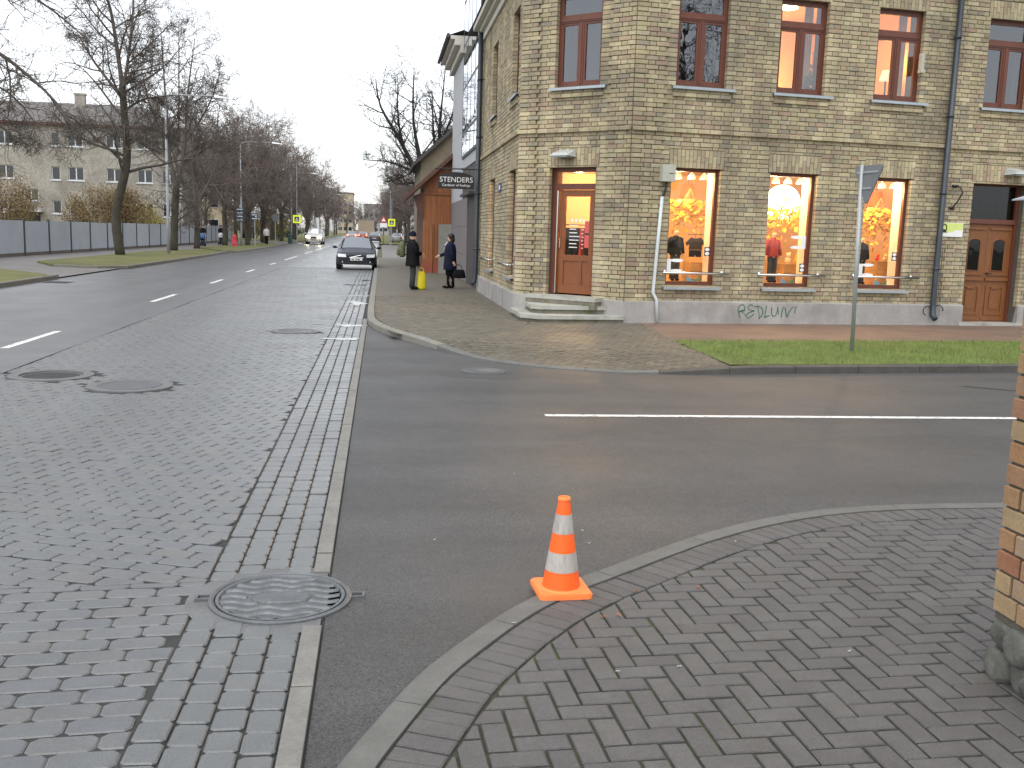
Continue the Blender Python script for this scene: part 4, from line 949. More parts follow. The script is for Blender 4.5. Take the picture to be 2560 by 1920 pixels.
mb = MB(); loft(mb, [(.03, .11, .035, 0, .11), (.06, .125, .05, 0, .115), (.2, .12, .045, 0, .115), (.22, .1, .03, 0, .11)]); mb.build('pocket', 'bag_olive', bp, smooth=True, inv=False)
for i in (-1, 1): MB().tube([(i * .1, -.05, .4), (i * .12, -.18, .44), (i * .13, -.36, .3), (i * .13, -.3, .1), (i * .1, -.05, .05)], .016, 5).build('strap', 'cloth_black', bp, inv=False)
yb = empty('yellow_bag', (1.2, 29.25, FZ), R_(20), 'yellow plastic shopping bag standing beside the person with the backpack', 'bag')
mb = MB(); loft(mb, [(.0, .15, .085, 0, 0), (.05, .155, .09, 0, 0), (.3, .145, .085, 0, 0), (.46, .13, .05, -.01, 0), (.53, .10, .02, -.02, 0)], 12); mb.build('sack', 'bag_yellow', yb, smooth=True, inv=False)
mb = MB(); mb.tube([(-.1, 0, .5), (-.08, 0, .6), (0, 0, .64), (.06, 0, .6), (.07, 0, .5)], .014, 5); mb.build('handle', 'bag_yellow', yb, inv=False)
woman = figure('person', (2.1, 30.2, FZ), R_(-90), 1.62, 'person in navy coat and patterned scarf reaching out one arm', 'person', 'cloth_navy', 'cloth_black', (((-.2, -.06, 1.12), (-.18, -.32, 1.02)), ((.22, .05, 1.12), (.24, .1, .87))), .62, hair='hair_dark', skirt=True, bulk=1.28, legs=((-.08, .1), (.08, -.06)))
pm('scarf', (.5, .5, .5), .8, .1, 9, stain=((.02, .02, .03), 22, .45, .55, 1))
mb = MB(); mb.tube([(.06, .04, 1.46), (.0, -.12, 1.42), (-.06, .03, 1.46)], .045, 7); mb.tube([(0, -.13, 1.42), (.02, -.165, 1.3), (.0, -.172, 1.14)], [.04, .045, .04], 7); mb.build('scarf', 'scarf', woman, smooth=True, inv=False)
hb = empty('handbag', (2.36, 30.2 - .2, .42), R_(8), 'black leather handbag hanging from the hand of the person in the navy coat', 'handbag')
mb = MB(); loft(mb, [(.0, .2, .06, 0, 0), (.04, .215, .075, 0, 0), (.2, .18, .06, 0, 0), (.26, .14, .03, 0, 0)], 12); mb.build('bag_body', 'cloth_black', hb, smooth=True, inv=False)
MB().tube([(-.1, 0, .24), (-.07, 0, .38), (-.12, 0, .44), (-.05, 0, .42), (.08, 0, .36), (.1, 0, .24)], .01, 5).build('strap', 'cloth_black', hb, inv=False)
# shop mannequins
pm('jeans', (.03, .035, .05), .85, .2, 20)
STR = lambda s: ((s * .26, .0, 1.14), (s * .28, -.04, .9))
def mk(u, d, H, lab, top): return figure('mannequin', (*FS.p(u, 0, -d)[:2], .62 + (.3 if H < 1.1 else 0)), R_(12), H, lab, 'mannequin', top, 'jeans', (STR(-1), STR(1)), .2, skin='manikin')
m1 = mk(1.46, .95, 1.08, 'child mannequin in a dark shirt in the first shop window', 'cloth_black'); m2 = mk(3.74, .95, 1.1, 'child mannequin in a red shirt and dark trousers in the second shop window', 'cloth_red'); m3 = mk(5.92, .95, 1.05, 'child mannequin in a dark hooded top in the third shop window', 'cloth_navy')
m2.location.z = .92
for mm_ in (m1, m2, m3):
    x, y = mm_.location.x, mm_.location.y
    MB().bbox(x - .22, x + .22, y - .2, y + .2, .621, mm_.location.z - .001, .01).build('plinth', 'crate_wood', mm_)
# T-shirt and shorts on a hanger
hg = empty('hanging_outfit', FS.p(1.88, 1.45, -.9), label='grey T-shirt and navy shorts on a hanger in the first shop window', cat='clothes')
def fl(pts, d, th_=.02): 
    mb = MB(); n = len(pts); mb.add([FS.p(u, z, -d + th_) for u, z in pts] + [FS.p(u, z, -d) for u, z in pts], [tuple(range(n)), tuple(range(2 * n - 1, n - 1, -1))] + [(i, n + i, n + (i + 1) % n, (i + 1) % n) for i in range(n)]); return mb
fl([(1.74, 1.58), (2.04, 1.58), (2.03, 1.7), (2.09, 1.66), (2.12, 1.72), (2.0, 1.84), (1.93, 1.82), (1.85, 1.82), (1.78, 1.84), (1.66, 1.72), (1.69, 1.66), (1.75, 1.7)], .9).build('t_shirt', 'cloth_grey', hg)
fl([(1.75, 1.43), (1.87, 1.43), (1.89, 1.49), (1.91, 1.43), (2.03, 1.43), (2.03, 1.575), (1.75, 1.575)], .9).build('shorts', 'cloth_navy', hg)
MB().tube([FS.p(1.7, 1.9, -.89), FS.p(2.06, 1.9, -.89)], .008, 5).build('hanger', 'black_iron', hg); MB().tube([FS.p(1.88, 1.9, -.89), FS.p(1.88, 1.83, -.89)], .005, 4).build('hook', 'black_iron', hg)
# clothes rack with dark garments behind the entrance door
rk = empty('clothes_rack', (4.45, 23.0, .62), label='clothes rack with dark garments seen through the corner door', cat='rack')
dr = Vector((.75, -.66)); nr_ = Vector((.66, .75))
MB().tube([(4.45 - .8 * dr.x, 23.0 - .8 * dr.y, 2.05), (4.45 + .9 * dr.x, 23.0 + .9 * dr.y, 2.05)], .015, 6).build('rail', 'steel', rk)
for k in range(11):
    c = Vector((4.45, 23.0)) + dr * (-.72 + .15 * k); mb = MB(); w2 = .2; hh = rnd.uniform(.75, 1.0); q0, q1 = c - nr_ * w2, c + nr_ * w2; t2 = dr * .03
    mb.hexa([(*(q0 - t2), 2 - hh), (*(q0 + t2), 2 - hh), (*(q1 + t2), 2 - hh), (*(q1 - t2), 2 - hh), (*(q0 * .8 + c * .2 - t2), 1.98), (*(q0 * .8 + c * .2 + t2), 1.98), (*(q1 * .8 + c * .2 + t2), 1.98), (*(q1 * .8 + c * .2 - t2), 1.98)])
    mb.build('garment', rnd.choice(['cloth_black', 'cloth_navy', 'cloth_grey', 'cloth_black', 'cloth_red']), rk)
for k in (-.75, .85):
    q = Vector((4.45, 23.0)) + dr * k; MB().tube([(q.x, q.y, .63), (q.x, q.y, 2.05)], .015, 6).build('post', 'steel', rk)
# ceiling lamp for the entrance side
t = empty('room_light', (4.5, 22.0, 3.4), label='warm ceiling lamp inside the corner entrance', cat='lamp')
MB().lathe([(.12, 0), (.11, .05), (.04, .065)], (4.5, 22.0, 3.4), 16).build('shade', 'dome_shade', t); point((4.5, 22.0, 3.3), 120, parent=t)

t = empty('room_light', (5.0, 25.2, 3.4), label='added warm lamp deep inside the shop brightening the corner door', cat='lamp')  # unseen lamp added to brighten the view through the corner door
MB().lathe([(.12, 0), (.11, .05), (.04, .065)], (5.0, 25.2, 3.4), 16).build('shade', 'dome_shade', t); point((5.0, 25.2, 3.25), 150, parent=t)
# upper rooms: warm lit office behind the second and third windows, the others dark
pm('office_wall', (.72, .44, .16), .8, .08, 1.5)
off = empty('upper_room', FS.p(4.8, 4.2, -2), label='warm lit upper room behind the second and third upper windows', cat='room')
def up_room(parent, u0, u1, d, m):
    q = [FS.p(u0, 0, -WT - .01)[:2], FS.p(u1, 0, -WT - .01)[:2], FS.p(u1, 0, -d)[:2], FS.p(u0, 0, -d)[:2]]
    MB().add([(x, y, 4.1) for x, y in q], [(0, 1, 2, 3)]).build('room_floor', m[0], parent); MB().add([(x, y, 7.15) for x, y in q], [(3, 2, 1, 0)]).build('room_ceiling', m[1], parent)
    mb = MB()
    for i in (1, 2, 3): a, b = q[i], q[(i + 1) % 4]; mb.add([(a[0], a[1], 4.1), (b[0], b[1], 4.1), (b[0], b[1], 7.15), (a[0], a[1], 7.15)], [(0, 1, 2, 3)])
    mb.build('room_wall', m[1], parent)
up_room(off, 2.4, 7.0, 4.2, ('shop_floor', 'office_wall'))
t = empty('room_light', FS.p(4.3, 6.9, -2.0), label='warm ceiling lamp inside the lit upper room', cat='lamp'); x, y, _ = FS.p(4.3, 0, -2.0)
MB().lathe([(.2, 0), (.18, .06), (.05, .09)], (x, y, 6.9), 16).build('shade', 'lamp_white', t); point((x, y, 6.75), 30, parent=t)
for (u_, z_, d_, w_, lb) in ((4.7, 5.15, 3.5, 70, 'added lamp for the low glow inside the second upper window'), (6.6, 5.5, 1.6, 14, 'added lamp for the glow inside the third upper window')):  # unseen lamps put in to give the room walls a bright spot
    t = empty('added_lamp', FS.p(u_, z_ - .9, -d_), label=lb, cat='lamp'); x, y, _ = FS.p(u_, 0, -d_)
    MB().lathe([(.14, -.1), (.08, .12)], (x, y, z_ + .05), 14).build('shade', 'dome_shade', t); MB().tube([(x, y, 4.1), (x, y, z_ - .06)], .02, 6).build('stand', 'black_iron', t); point((x, y, z_ + .3), w_, (1, .58, .2), parent=t)
pm('curtain', (.6, .42, .2), .8, .1, 3, stretch=(20, 20, 1))
for a, b in (WIN_S[1], WIN_S[2]):
    mb = MB(); pts = [(b - .22 + .02 * k, -.6 - .02 * (k % 2)) for k in range(11)]
    mb.add([FS.p(u, U0 - .1, o) for u, o in pts] + [FS.p(u, U1_ + .1, o) for u, o in pts], [(k, k + 1, 12 + k, 11 + k) for k in range(10)]); mb.build('curtain', 'curtain', label=f'tan curtain at the right side of the {"second" if a < 4 else "third"} upper window', cat='curtain')
pt = empty('potted_plant', FS.p(4.05, 4.9, -.45), label='small potted plant on the sill of the second upper window', cat='plant'); x, y, _ = FS.p(4.0, 0, -.42)
MB().lathe([(.06, 0), (.08, .16), (.085, .17)], (x, y, U0 + .02), 12).build('pot', 'cloth_black', pt)
pm('leaf_green', (.10, .18, .03), .5, .2, 8)
mb = MB()
for k in range(40):
    a = rnd.uniform(0, 6.28); l = rnd.uniform(.1, .22); h = rnd.uniform(.1, .3); c = Vector((x, y, U0 + .18)); e_ = c + Vector((l * math.cos(a), l * math.sin(a), h)); m_ = (c + e_) / 2 + Vector((0, 0, .06)); s_ = Vector((-math.sin(a), math.cos(a), 0)) * .016; mb.add([c, m_ + s_, e_, m_ - s_], [(0, 1, 2, 3)])
mb.build('leaves', 'leaf_green', pt, kind='stuff')
sh = empty('bookshelf', FS.p(6.0, 4.1, -3.9), label='dark bookshelf at the back of the lit upper room', cat='shelf')
for k in range(5):
    mb = MB(); FS.box(mb, 6.0, 6.95, 4.4 + k * .42, 4.43 + k * .42, -4.15, -3.85); mb.build('board', 'frame_wood', sh)
    for q in range(7): mb = MB(); FS.box(mb, 6.05 + q * .12, 6.05 + q * .12 + rnd.uniform(.03, .09), 4.431 + k * .42, 4.431 + k * .42 + rnd.uniform(.18, .32), -4.1, -3.9); mb.build('book', rnd.choice(['cloth_navy', 'toy_red', 'white', 'crate_wood', 'cloth_grey']), sh)
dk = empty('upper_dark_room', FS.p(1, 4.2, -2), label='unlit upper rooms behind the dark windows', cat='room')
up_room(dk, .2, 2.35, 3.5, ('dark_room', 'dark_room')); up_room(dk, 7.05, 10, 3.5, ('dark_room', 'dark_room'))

# ------------------------------------------------------------------ manholes and puddles
pm('cast_iron', (.14, .148, .155), .38, .25, 6, metal=.4, bump=.3, bscale=90)
pm('cast_iron_dull', (.11, .115, .12), .5, .2, 4, metal=.2, bump=.4, bscale=60)
pm('concrete_ring', (.135, .138, .138), .5, .2, 5, bump=.5, bscale=60)
def disc(r, z, n=40, c=(0, 0)): return MB().add([(c[0] + r * math.cos(6.28319 * k / n), c[1] + r * math.sin(6.28319 * k / n), z) for k in range(n)], [tuple(range(n))])
def manhole_wave(x, y, r, lab):
    t = empty('manhole_cover', (x, y, 0), label=lab, cat='manhole')
    MB().lathe([(r + .005, -.02), (r + .005, .006), (r - .012, .012), (r - .022, .006), (r - .022, -.012)], (x, y, 0), 56).build('frame', 'cast_iron', t, smooth=False)
    MB().lathe([(r - .03, -.012), (r - .03, .008), (r - .045, .008), (r - .05, -.004)], (x, y, 0), 56).build('rim', 'cast_iron', t)
    nx = 70; R0 = r - .047; mb = MB(); vs = []; fs = []; g = {}
    for i in range(nx + 1):                                     # wavy relief with a flat badge in the middle
        for j in range(nx + 1):
            px, py = -R0 + 2 * R0 * i / nx, -R0 + 2 * R0 * j / nx
            if px * px + py * py > R0 * R0: continue
            w_ = math.sin((py + .016 * math.sin(px * 34)) * 6.28319 / .075); h = .016 * (w_ if w_ > 0 else w_ * .9)
            e2 = (px / .145) ** 2 + (py / .075) ** 2
            if e2 < 1: h = .012
            elif e2 < 1.25: h = -.012
            g[(i, j)] = len(vs); vs.append((x + px, y + py, h - .008))
    for i in range(nx):
        for j in range(nx):
            q = [(i, j), (i + 1, j), (i + 1, j + 1), (i, j + 1)]
            if all(k in g for k in q): fs.append(tuple(g[k] for k in q))
    mb.add(vs, fs).build('lid', 'cast_iron', t, smooth=True)
    mb = disc(r - .025, -.03, c=(x, y)); mb.build('seat', 'black_iron', t)
    av = [R_(q) for q in range(52, 309, 8)]; mb = MB(); na = len(av); mb.add([(x + (r + .004) * math.cos(q), y + (r + .004) * math.sin(q), -.002) for q in av] + [(min(x + (r + .11) * math.cos(q), -.26), y + (r + .11) * math.sin(q), -.004) for q in av], [(i, i + 1, na + i + 1, na + i) for i in range(na - 1)]); mb.build('collar', 'concrete_ring', t)
    for s in (-1, 1):
        mb = MB(); a, b = x + s * (r + .006), x + s * (r + .06); a, b = min(a, b), max(a, b)
        mb.box(a, b, y - .032, y - .022, -.02, .01); mb.box(a, b, y + .022, y + .032, -.02, .01)
        e = x + s * (r + .055); mb.box(min(e, e + s * .012), max(e, e + s * .012), y - .0325, y + .0325, -.02, .0105); mb.build('lug', 'cast_iron', t)
        MB().box(a, b, y - .022, y + .022, -.02, -.006).build('lug_pocket', 'black_iron', t)
manhole_wave(-.47, 4.73, .34, 'round iron manhole cover with wavy relief beside the flush kerb')
def manhole(x, y, r, lab, sunk=.0, ring=True):
    t = empty('manhole_cover', (x, y, 0), label=lab, cat='manhole')
    if ring: MB().lathe([(r + .0, -.02), (r, .004), (r * .74, .006), (r * .74, -.03)], (x, y, 0), 44).build('ring', 'concrete_ring', t)
    MB().lathe([(r * .73, -.03), (r * .73, .008 - sunk), (r * .68, .010 - sunk), (r * .66, .004 - sunk), (.02, .005 - sunk)], (x, y, 0), 44).build('lid', 'cast_iron_dull', t)
manhole(-3.82, 12.05, .47, 'sunken round manhole cover farther left in the setts', .02); manhole(-2.76, 11.32, .46, 'flat grey manhole cover right of the sunken one'); manhole(-1.46, 17.57, .42, 'wet round manhole cover near the far kerb corner')
t = empty('road_drain', (1.36, 12.82, 0), label='small cracked drain cover in the side road by the dropped kerb', cat='drain')
MB().lathe([(.3, -.01), (.3, .003), (.2, .006), (.18, -.0)], (1.36, 12.82, 0), 20).build('frame', 'cast_iron_dull', t); MB().lathe([(.17, -.01), (.17, .012), (.02, .014)], (1.42, 12.8, 0), 16).build('lid', 'concrete_ring', t)
t = empty('gutter_grate', (-9.3, 30.3, 0), label='dark gutter grate at the left kerb by the driveway', cat='drain')
MB().box(-9.72, -8.98, 29.9, 30.8, -.05, .006).build('frame', 'cast_iron_dull', t)
for k in range(7): MB().box(-9.66 + k * .1, -9.6 + k * .1, 29.98, 30.72, .0061, .012).build('bar', 'black_iron', t)
def puddle(x, y, rx, ry, seed):
    r2 = random.Random(seed); n = 48; ph = [r2.uniform(0, 6.28) for _ in range(4)]
    pts = []
    for k in range(n):
        a = 6.28319 * k / n; f = 1 + .26 * math.sin(2 * a + ph[3]) + .22 * math.sin(3 * a + ph[0]) + .2 * math.sin(5 * a + ph[1]) + .12 * math.sin(9 * a + ph[2]); pts.append((x + rx * f * math.cos(a), y + ry * f * math.sin(a), .0045))
    struct(MB().add(pts, [tuple(range(n))]), 'puddle', 'puddle')
for i, (x, y, rx, ry) in enumerate(((-.6, 16.4, .24, .2), (-.55, 18.7, .22, .22), (-1.4, 17.5, .2, .12), (-.55, 24.5, .2, .5), (-.62, 27.2, .26, .35), (-.5, 30, .16, .6), (-.75, 32.6, .28, .4), (-.5, 35.5, .18, .5))): puddle(x, y, rx, ry, i)

# ------------------------------------------------------------------ traffic cone, leaves, brick pillar
pm('cone_orange', (.95, .13, .012), .5, .06, 6, emit=(1, .12, .01), es=.0); pm('cone_base', (.95, .24, .06), .5, .06, 6)
pm('cone_white', (.43, .405, .37), .6, .14, 10, stain=((.25, .22, .2), 26, .5, .7, .7), stretch=(1, 1, .25))
cn = empty('traffic_cone', (.915, 4.665, NZ), R_(3), 'orange and white striped traffic cone standing on the kerb', 'cone')
cn.scale = (.95, .95, .95)
mb = MB(); cp = [(sx_ * .112 + .03 * math.cos(R_(a0 + q * 22.5)), sy_ * .112 + .03 * math.sin(R_(a0 + q * 22.5))) for sx_, sy_, a0 in ((1, 1, 0), (-1, 1, 90), (-1, -1, 180), (1, -1, 270)) for q in range(5)]; mb.prism(cp, .002, .022); mb.prism([(x * .96, y * .96) for x, y in cp], .0221, .029); mb.lathe([(.125, .028), (.11, .036)], (0, 0, 0), 28); mb.build('base', 'cone_base', cn, inv=False)
def cr(z): return .1 - (z - .036) / .464 * .07
zz = [.036, .125, .225, .325, .425, .497]
for k in range(5):
    a, b = zz[k], zz[k + 1]; e = .0012 if k % 2 else 0
    prof = [(cr(a) + e - .004, a), (cr(a) + e, a + .0005), (cr(b) + e, b - .0005), (cr(b) + e - .004, b)]
    MB().lathe(prof, n=28).build('reflective_band' if k % 2 else 'body_ring', 'cone_white' if k % 2 else 'cone_orange', cn, smooth=False, inv=False)
mb = MB(); mb.lathe([(.0335, .4975), (.034, .505), (.03, .514), (.022, .515), (.02, .505)], n=24); mb.build('top_rim', 'cone_base', cn, inv=False)
pm('leaf_orange', (.26, .10, .04), .7, .2, 20); pm('gum', (.42, .43, .42), .7, .1, 10)
LM = {}
for k, (x, y, a, m) in enumerate(((1.30, 4.63, .3, 'leaf_orange'), (1.63, 4.66, 1.1, 'leaf_orange'), (1.13, 4.32, 2, 'leaf_orange'), (1.05, 4.30, .6, 'leaf_orange'), (1.25, 5.75, 2.2, 'gum'), (1.24, 5.5, .7, 'gum'), (1.02, 7.2, .1, 'gum'), (2.1, 5.4, 1, 'gum'), (.62, 4.25, 0, 'gum'), (.98, 3.72, .2, 'gum'), (1.25, 3.75, .2, 'gum'), (2.05, 3.85, .5, 'gum'), (.33, 5.6, 1, 'gum'), (-.75, 9.9, 1, 'gum'))):
    s = .017 if m == 'leaf_orange' else .011; z = NZ + .006 if y < 5.45 and x > .5 else .003
    mb = MB(); mb.add([(-s, 0, .002), (-s * .3, s * .5, .006), (s * .5, s * .42, .003), (s * 1.2, 0, .008), (s * .4, -s * .5, .004), (-s * .4, -s * .45, .007), (0, 0, .001)], [(0, 1, 6), (1, 2, 6), (2, 3, 6), (3, 4, 6), (4, 5, 6), (5, 0, 6)])
    o = mb.build('fallen_leaf' if m == 'leaf_orange' else 'litter_scrap', m, label='small dry orange leaf on the near paving, ' + ('just right of the cone', 'farthest right of the cone', 'nearest the camera of a close pair', 'left one of a close pair')[k] if m == 'leaf_orange' else 'tiny pale scrap lying on the ground', cat='leaf' if m == 'leaf_orange' else 'litter', group='dry leaves on the near paving' if m == 'leaf_orange' else 'pale scraps on the ground')
    o.location = (x, y, z); o.rotation_euler = (0, 0, a)

pl = empty('brick_pillar', (2.5, 3.4, NZ), label='close up brick pillar on rough stone base at the right edge', cat='pillar')
X0, Y0 = 2.54, 3.0
mb = MB(); mb.box(X0 + .014, X0 + .62, Y0 + .014, Y0 + .61, .28, 2.5); core = mb.build('core', 'mortar', pl)
z = .31; r = 0
while z < 2.45:
    for side in (0, 1):
        u = -.0 if (r + side) % 2 == 0 else -.13
        while u < .6:
            L = .25 if (int(round((u + 1) * 100)) // 10 + r) % 2 else .19
            a, b = max(u, 0), min(u + L, .62); u += L + .013
            if b - a < .04: continue
            j = rnd.gauss(0, .0035); one = MB()
            if side == 0: one.bbox(X0 + a, X0 + b, Y0 + j, Y0 + .1, z + .006, z + .083, .004)
            else:
                if a < .11: a = .112
                if b - a < .04: continue
                one.bbox(X0 + j, X0 + .1, Y0 + a, Y0 + b, z + .006, z + .083, .004)
            one.build('brick', 'near_brick', core)
    z += .0905; r += 1
pm('rubble', (.12, .12, .105), .9, .35, 9, bump=.9, bscale=20, stain=((.05, .05, .04), 5, .45, .65, .9))
r3 = random.Random(3)
for k in range(10):
    mb = MB(); cx = X0 + .08 + r3.uniform(-.03, .03); cy = Y0 - .06 + (k % 5) * .13 + r3.uniform(-.02, .02); cz = NZ + .06 + (k // 5) * .13
    mb.ball((0, 0, 0), .125, .105, .085, 16, 11); a1, a2 = r3.uniform(0, 6), r3.uniform(0, 6); mb.v = [(cx + max(-.09, x) * (1 + .12 * math.sin(9 * y + a1 + 14 * zq)), cy + .1 + y * (1 + .1 * math.sin(12 * x + a2)), cz + max(-.07, min(.06, zq)) * (1 + .15 * math.sin(10 * x + 8 * y + a1))) for x, y, zq in mb.v]
    mb.build('base_stone', 'rubble', pl, smooth=True)
pb = empty('mail_box', (2.5, 3.5, 1.9), label='small white box with sloped grey lid on the brick pillar', cat='box')
MB().box(X0 - .05, X0 - .006, Y0 + .3, Y0 + .6, 1.895, 1.985).build('case', 'white', pb)
mb = MB(); mb.hexa([(X0 - .1, Y0 + .25, 1.986), (X0 - .006, Y0 + .25, 2.012), (X0 - .006, Y0 + .62, 2.012), (X0 - .1, Y0 + .62, 1.986), (X0 - .1, Y0 + .25, 1.991), (X0 - .006, Y0 + .25, 2.02), (X0 - .006, Y0 + .62, 2.02), (X0 - .1, Y0 + .62, 1.991)]); mb.build('lid', 'zinc', pb)

# ------------------------------------------------------------------ give-way sign seen from the back
pm('galvanised', (.36, .38, .39), .45, .12, 5, metal=.4); pm('sign_back', (.20, .21, .22), .45, .08, 5, metal=.4); pm('sign_red', (.5, .03, .03), .4, .05, 5)
sg = empty('give_way_sign', (7.46, 14.75, FZ), label='grey back of a triangular road sign on a thin pole in the grass strip', cat='sign')
MB().tube([(7.46, 14.75, .06), (7.38, 14.75, 3.02)], .032, 12).build('pole', 'galvanised', sg, smooth=True)
m = Matrix.Translation((7.43, 14.62, 2.99)) @ Matrix.Rotation(R_(-80), 4, 'Z') @ Matrix.Scale(.74, 4)
mb = MB(); mb.m = m; p3 = [(-.44, .02), (-.46, -.03), (-.03, -.77), (.03, -.77), (.46, -.03), (.44, .02)]
n = len(p3); mb.add([(x, .012, z) for x, z in p3] + [(x, -.012, z) for x, z in p3], [tuple(range(n)), tuple(range(2 * n - 1, n - 1, -1))] + [(i, n + i, n + (i + 1) % n, (i + 1) % n) for i in range(n)]); mb.build('plate', 'sign_back', sg)
mb = MB(); mb.m = m; p4 = [(x * .93, z * .93 - .015) for x, z in p3]; mb.add([(x, .0135, z) for x, z in p4], [tuple(range(n))]); mb.build('face', 'sign_red', sg)
for z in (-.12, -.45):
    mb = MB(); mb.m = m; mb.box(-.34 if z > -.2 else -.15, .34 if z > -.2 else .15, -.035, -.013, z - .02, z + .02); mb.build('bracket', 'galvanised', sg)

# ------------------------------------------------------------------ street: grey building, hanging sign, wooden house
pm('panel_light', (.40, .41, .43), .6, .05, 2); pm('panel_mid', (.17, .155, .16), .6, .08, 2); pm('panel_dark', (.06, .05, .05), .55, .1, 2); pm('frame_grey', (.05, .055, .06), .5, .1, 3)
gb = empty('grey_building', (2.9, 34, FZ), label='grey panel clad building with tall gridded stair window beside the brick building', cat='building')
GX, GY0, GY1, GH = 2.86, 29.45, 41.2, 8.3
MB().box(GX + .03, 12, GY0, GY1, 0, GH).build('wall', 'panel_dark', gb)
for k in range(7):                                      # cladding panels, lighter beyond the glazing, joints between them
    z0, z1 = (.12, 1.05, 2.0, 2.95, 4.0, 5.4, 6.9)[k], (1.04, 1.99, 2.94, 3.99, 5.39, 6.89, 8.0)[k]
    MB().box(GX, GX + .025, 35.75, GY1, z0, z1).build('panel', 'panel_light' if z0 > 2.5 else 'panel_mid', gb)
    if z1 < 3.9: MB().box(GX, GX + .025, 33.4, 35.74, z0, z1).build('panel', 'panel_mid', gb); MB().box(GX + .3, GX + .32, 30.1, 33.2, z0, z1).build('panel', 'panel_dark', gb)
MB().box(GX - .0, GX + .026, 29.5, 35.74, 3.995, 4.35).build('panel', 'panel_light', gb)
MB().box(GX - .25, GX + .3, 30.2, 33.5, 2.96, 3.04).build('door_canopy', 'frame_grey', gb)
sw = empty('stair', (0, 0, 0)); bpy.data.objects.remove(sw)
glass_mat('glass_sky', (.3, .33, .36), .9)
wn = MB(); yv = [29.7, 31.1, 32.5, 33.9, 35.6]; zv = [4.4, 5.2, 6.7, 8.15, 9.6]
for y in yv: wn.box(GX - .05, GX + .02, y - .05, y + .05, 4.36, 9.7)
for z in zv: wn.box(GX - .048, GX + .018, 29.65, 35.65, z - .05, z + .05)
win = wn.build('stair_window', 'frame_grey', gb)
for i in range(4):
    for j in range(4): MB().add([(GX - .045, yv[i] + .05, zv[j] + .05), (GX - .045, yv[i + 1] - .05, zv[j] + .05), (GX - .045, yv[i + 1] - .05, zv[j + 1] - .05), (GX - .045, yv[i] + .05, zv[j + 1] - .05)], [(3, 2, 1, 0)]).build('pane', 'glass_sky', win)
MB().box(GX + .03, 8, 29.46, 35.9, GH, 10.2).build('stair_tower', 'panel_light', gb)
mb = MB(); mb.box(GX - .15, 12, 35.95, GY1 + .2, 8.05, 8.3); mb.box(GX - .35, 12, 35.95, GY1 + .4, 8.301, 8.5); mb.box(GX - .5, 12, 35.95, GY1 + .5, 8.501, 8.62); mb.build('cornice', 'cornice', gb)
mb = MB(); mb.add([(GX - .55, 35.95, 8.63), (GX - .55, GY1 + .55, 8.63), (7, GY1 + .3, 10.4), (7, 35.95, 10.4)], [(0, 1, 2, 3)]); mb.tube([(GX - .58, 35.95, 8.62), (GX - .58, GY1 + .5, 8.62)], .07, 8); mb.build('roof', 'roof_dark', gb)

hs_ = empty('hanging_sign', (2.1, 28.6, 3.0), label='black arched hanging sign with white lettering on an iron bar', cat='sign')
arcp = [(1.6, 3.02), (2.63, 3.02), (2.63, 3.3)] + [(2.115 + .515 * math.cos(R_(a)), 3.3 + .19 * math.sin(R_(a))) for a in range(12, 180, 12)] + [(1.6, 3.3)]
mb = MB(); n = len(arcp); mb.add([(x, 28.585, z) for x, z in arcp] + [(x, 28.615, z) for x, z in arcp], [tuple(range(n)), tuple(range(2 * n - 1, n - 1, -1))] + [(i, n + i, n + (i + 1) % n, (i + 1) % n) for i in range(n)]); mb.build('board', 'sign_black', hs_)
def text(body, size, mat, m4, name, parent, ext=.001, space=1.0):
    cu = bpy.data.curves.new(name, 'FONT'); cu.body = body; cu.size = size; cu.align_x = 'CENTER'; cu.align_y = 'CENTER'; cu.extrude = ext; cu.space_character = space
    tmp = bpy.data.objects.new(name, cu); col.objects.link(tmp); bpy.context.view_layer.update()
    me = bpy.data.meshes.new_from_object(tmp.evaluated_get(bpy.context.evaluated_depsgraph_get())); bpy.data.objects.remove(tmp)
    me.materials.clear(); me.materials.append(MATS[mat]); o = bpy.data.objects.new(name, me); o.matrix_world = m4; link(o, parent); o.matrix_basis = m4; return o
stand = Matrix.Rotation(R_(90), 4, 'X')
text('STENDERS', .205, 'white', Matrix.Translation((2.115, 28.582, 3.27)) @ stand, 'lettering', hs_); text('Gardener of Feelings', .095, 'white', Matrix.Translation((2.115, 28.582, 3.12)) @ stand, 'lettering', hs_)
mb = MB(); mb.tube([(1.5, 28.6, 3.58), (2.86, 28.6, 3.58)], .018, 8); mb.tube([(1.75, 28.6, 3.57), (1.75, 28.6, 3.43)], .006, 5); mb.tube([(2.5, 28.6, 3.57), (2.5, 28.6, 3.40)], .006, 5); mb.tube([(2.2, 28.6, 3.58), (2.86, 28.6, 3.75)], .006, 5); mb.build('bar', 'black_iron', hs_)

pm('plank', (.27, .095, .03), .65, .3, 4, stretch=(6, 6, .4), ramp=[(.25, .08, .025), (.31, .115, .038), (.22, .075, .026), (.28, .10, .03)]); pm('plank_dark', (.10, .045, .03), .7, .2, 4); pm('olive_wall', (.20, .175, .12), .8, .25, 2); pm('tin', (.22, .22, .19), .6, .15, 3); pm('red_base', (.26, .07, .04), .75, .15, 3)
wh = empty('wooden_house', (2.2, 42, FZ), label='orange plank clad wooden house with sloping gable roof behind the grey building', cat='house')
HY = 41.3; roofz = lambda x: 3.2 + (x - 1.05) * .92
MB().box(1.74, 7, HY + .03, HY + 8, .05, 3.1).build('wall', 'plank_dark', wh)
mb = MB(); mb.add([(1.74, HY + .03, 3.1), (4.3, HY + .03, 3.1), (4.3, HY + .03, roofz(4.3) - .1), (1.74, HY + .03, roofz(1.74) - .1)], [(0, 1, 2, 3)]); mb.build('gable', 'plank', wh)
x = 1.72
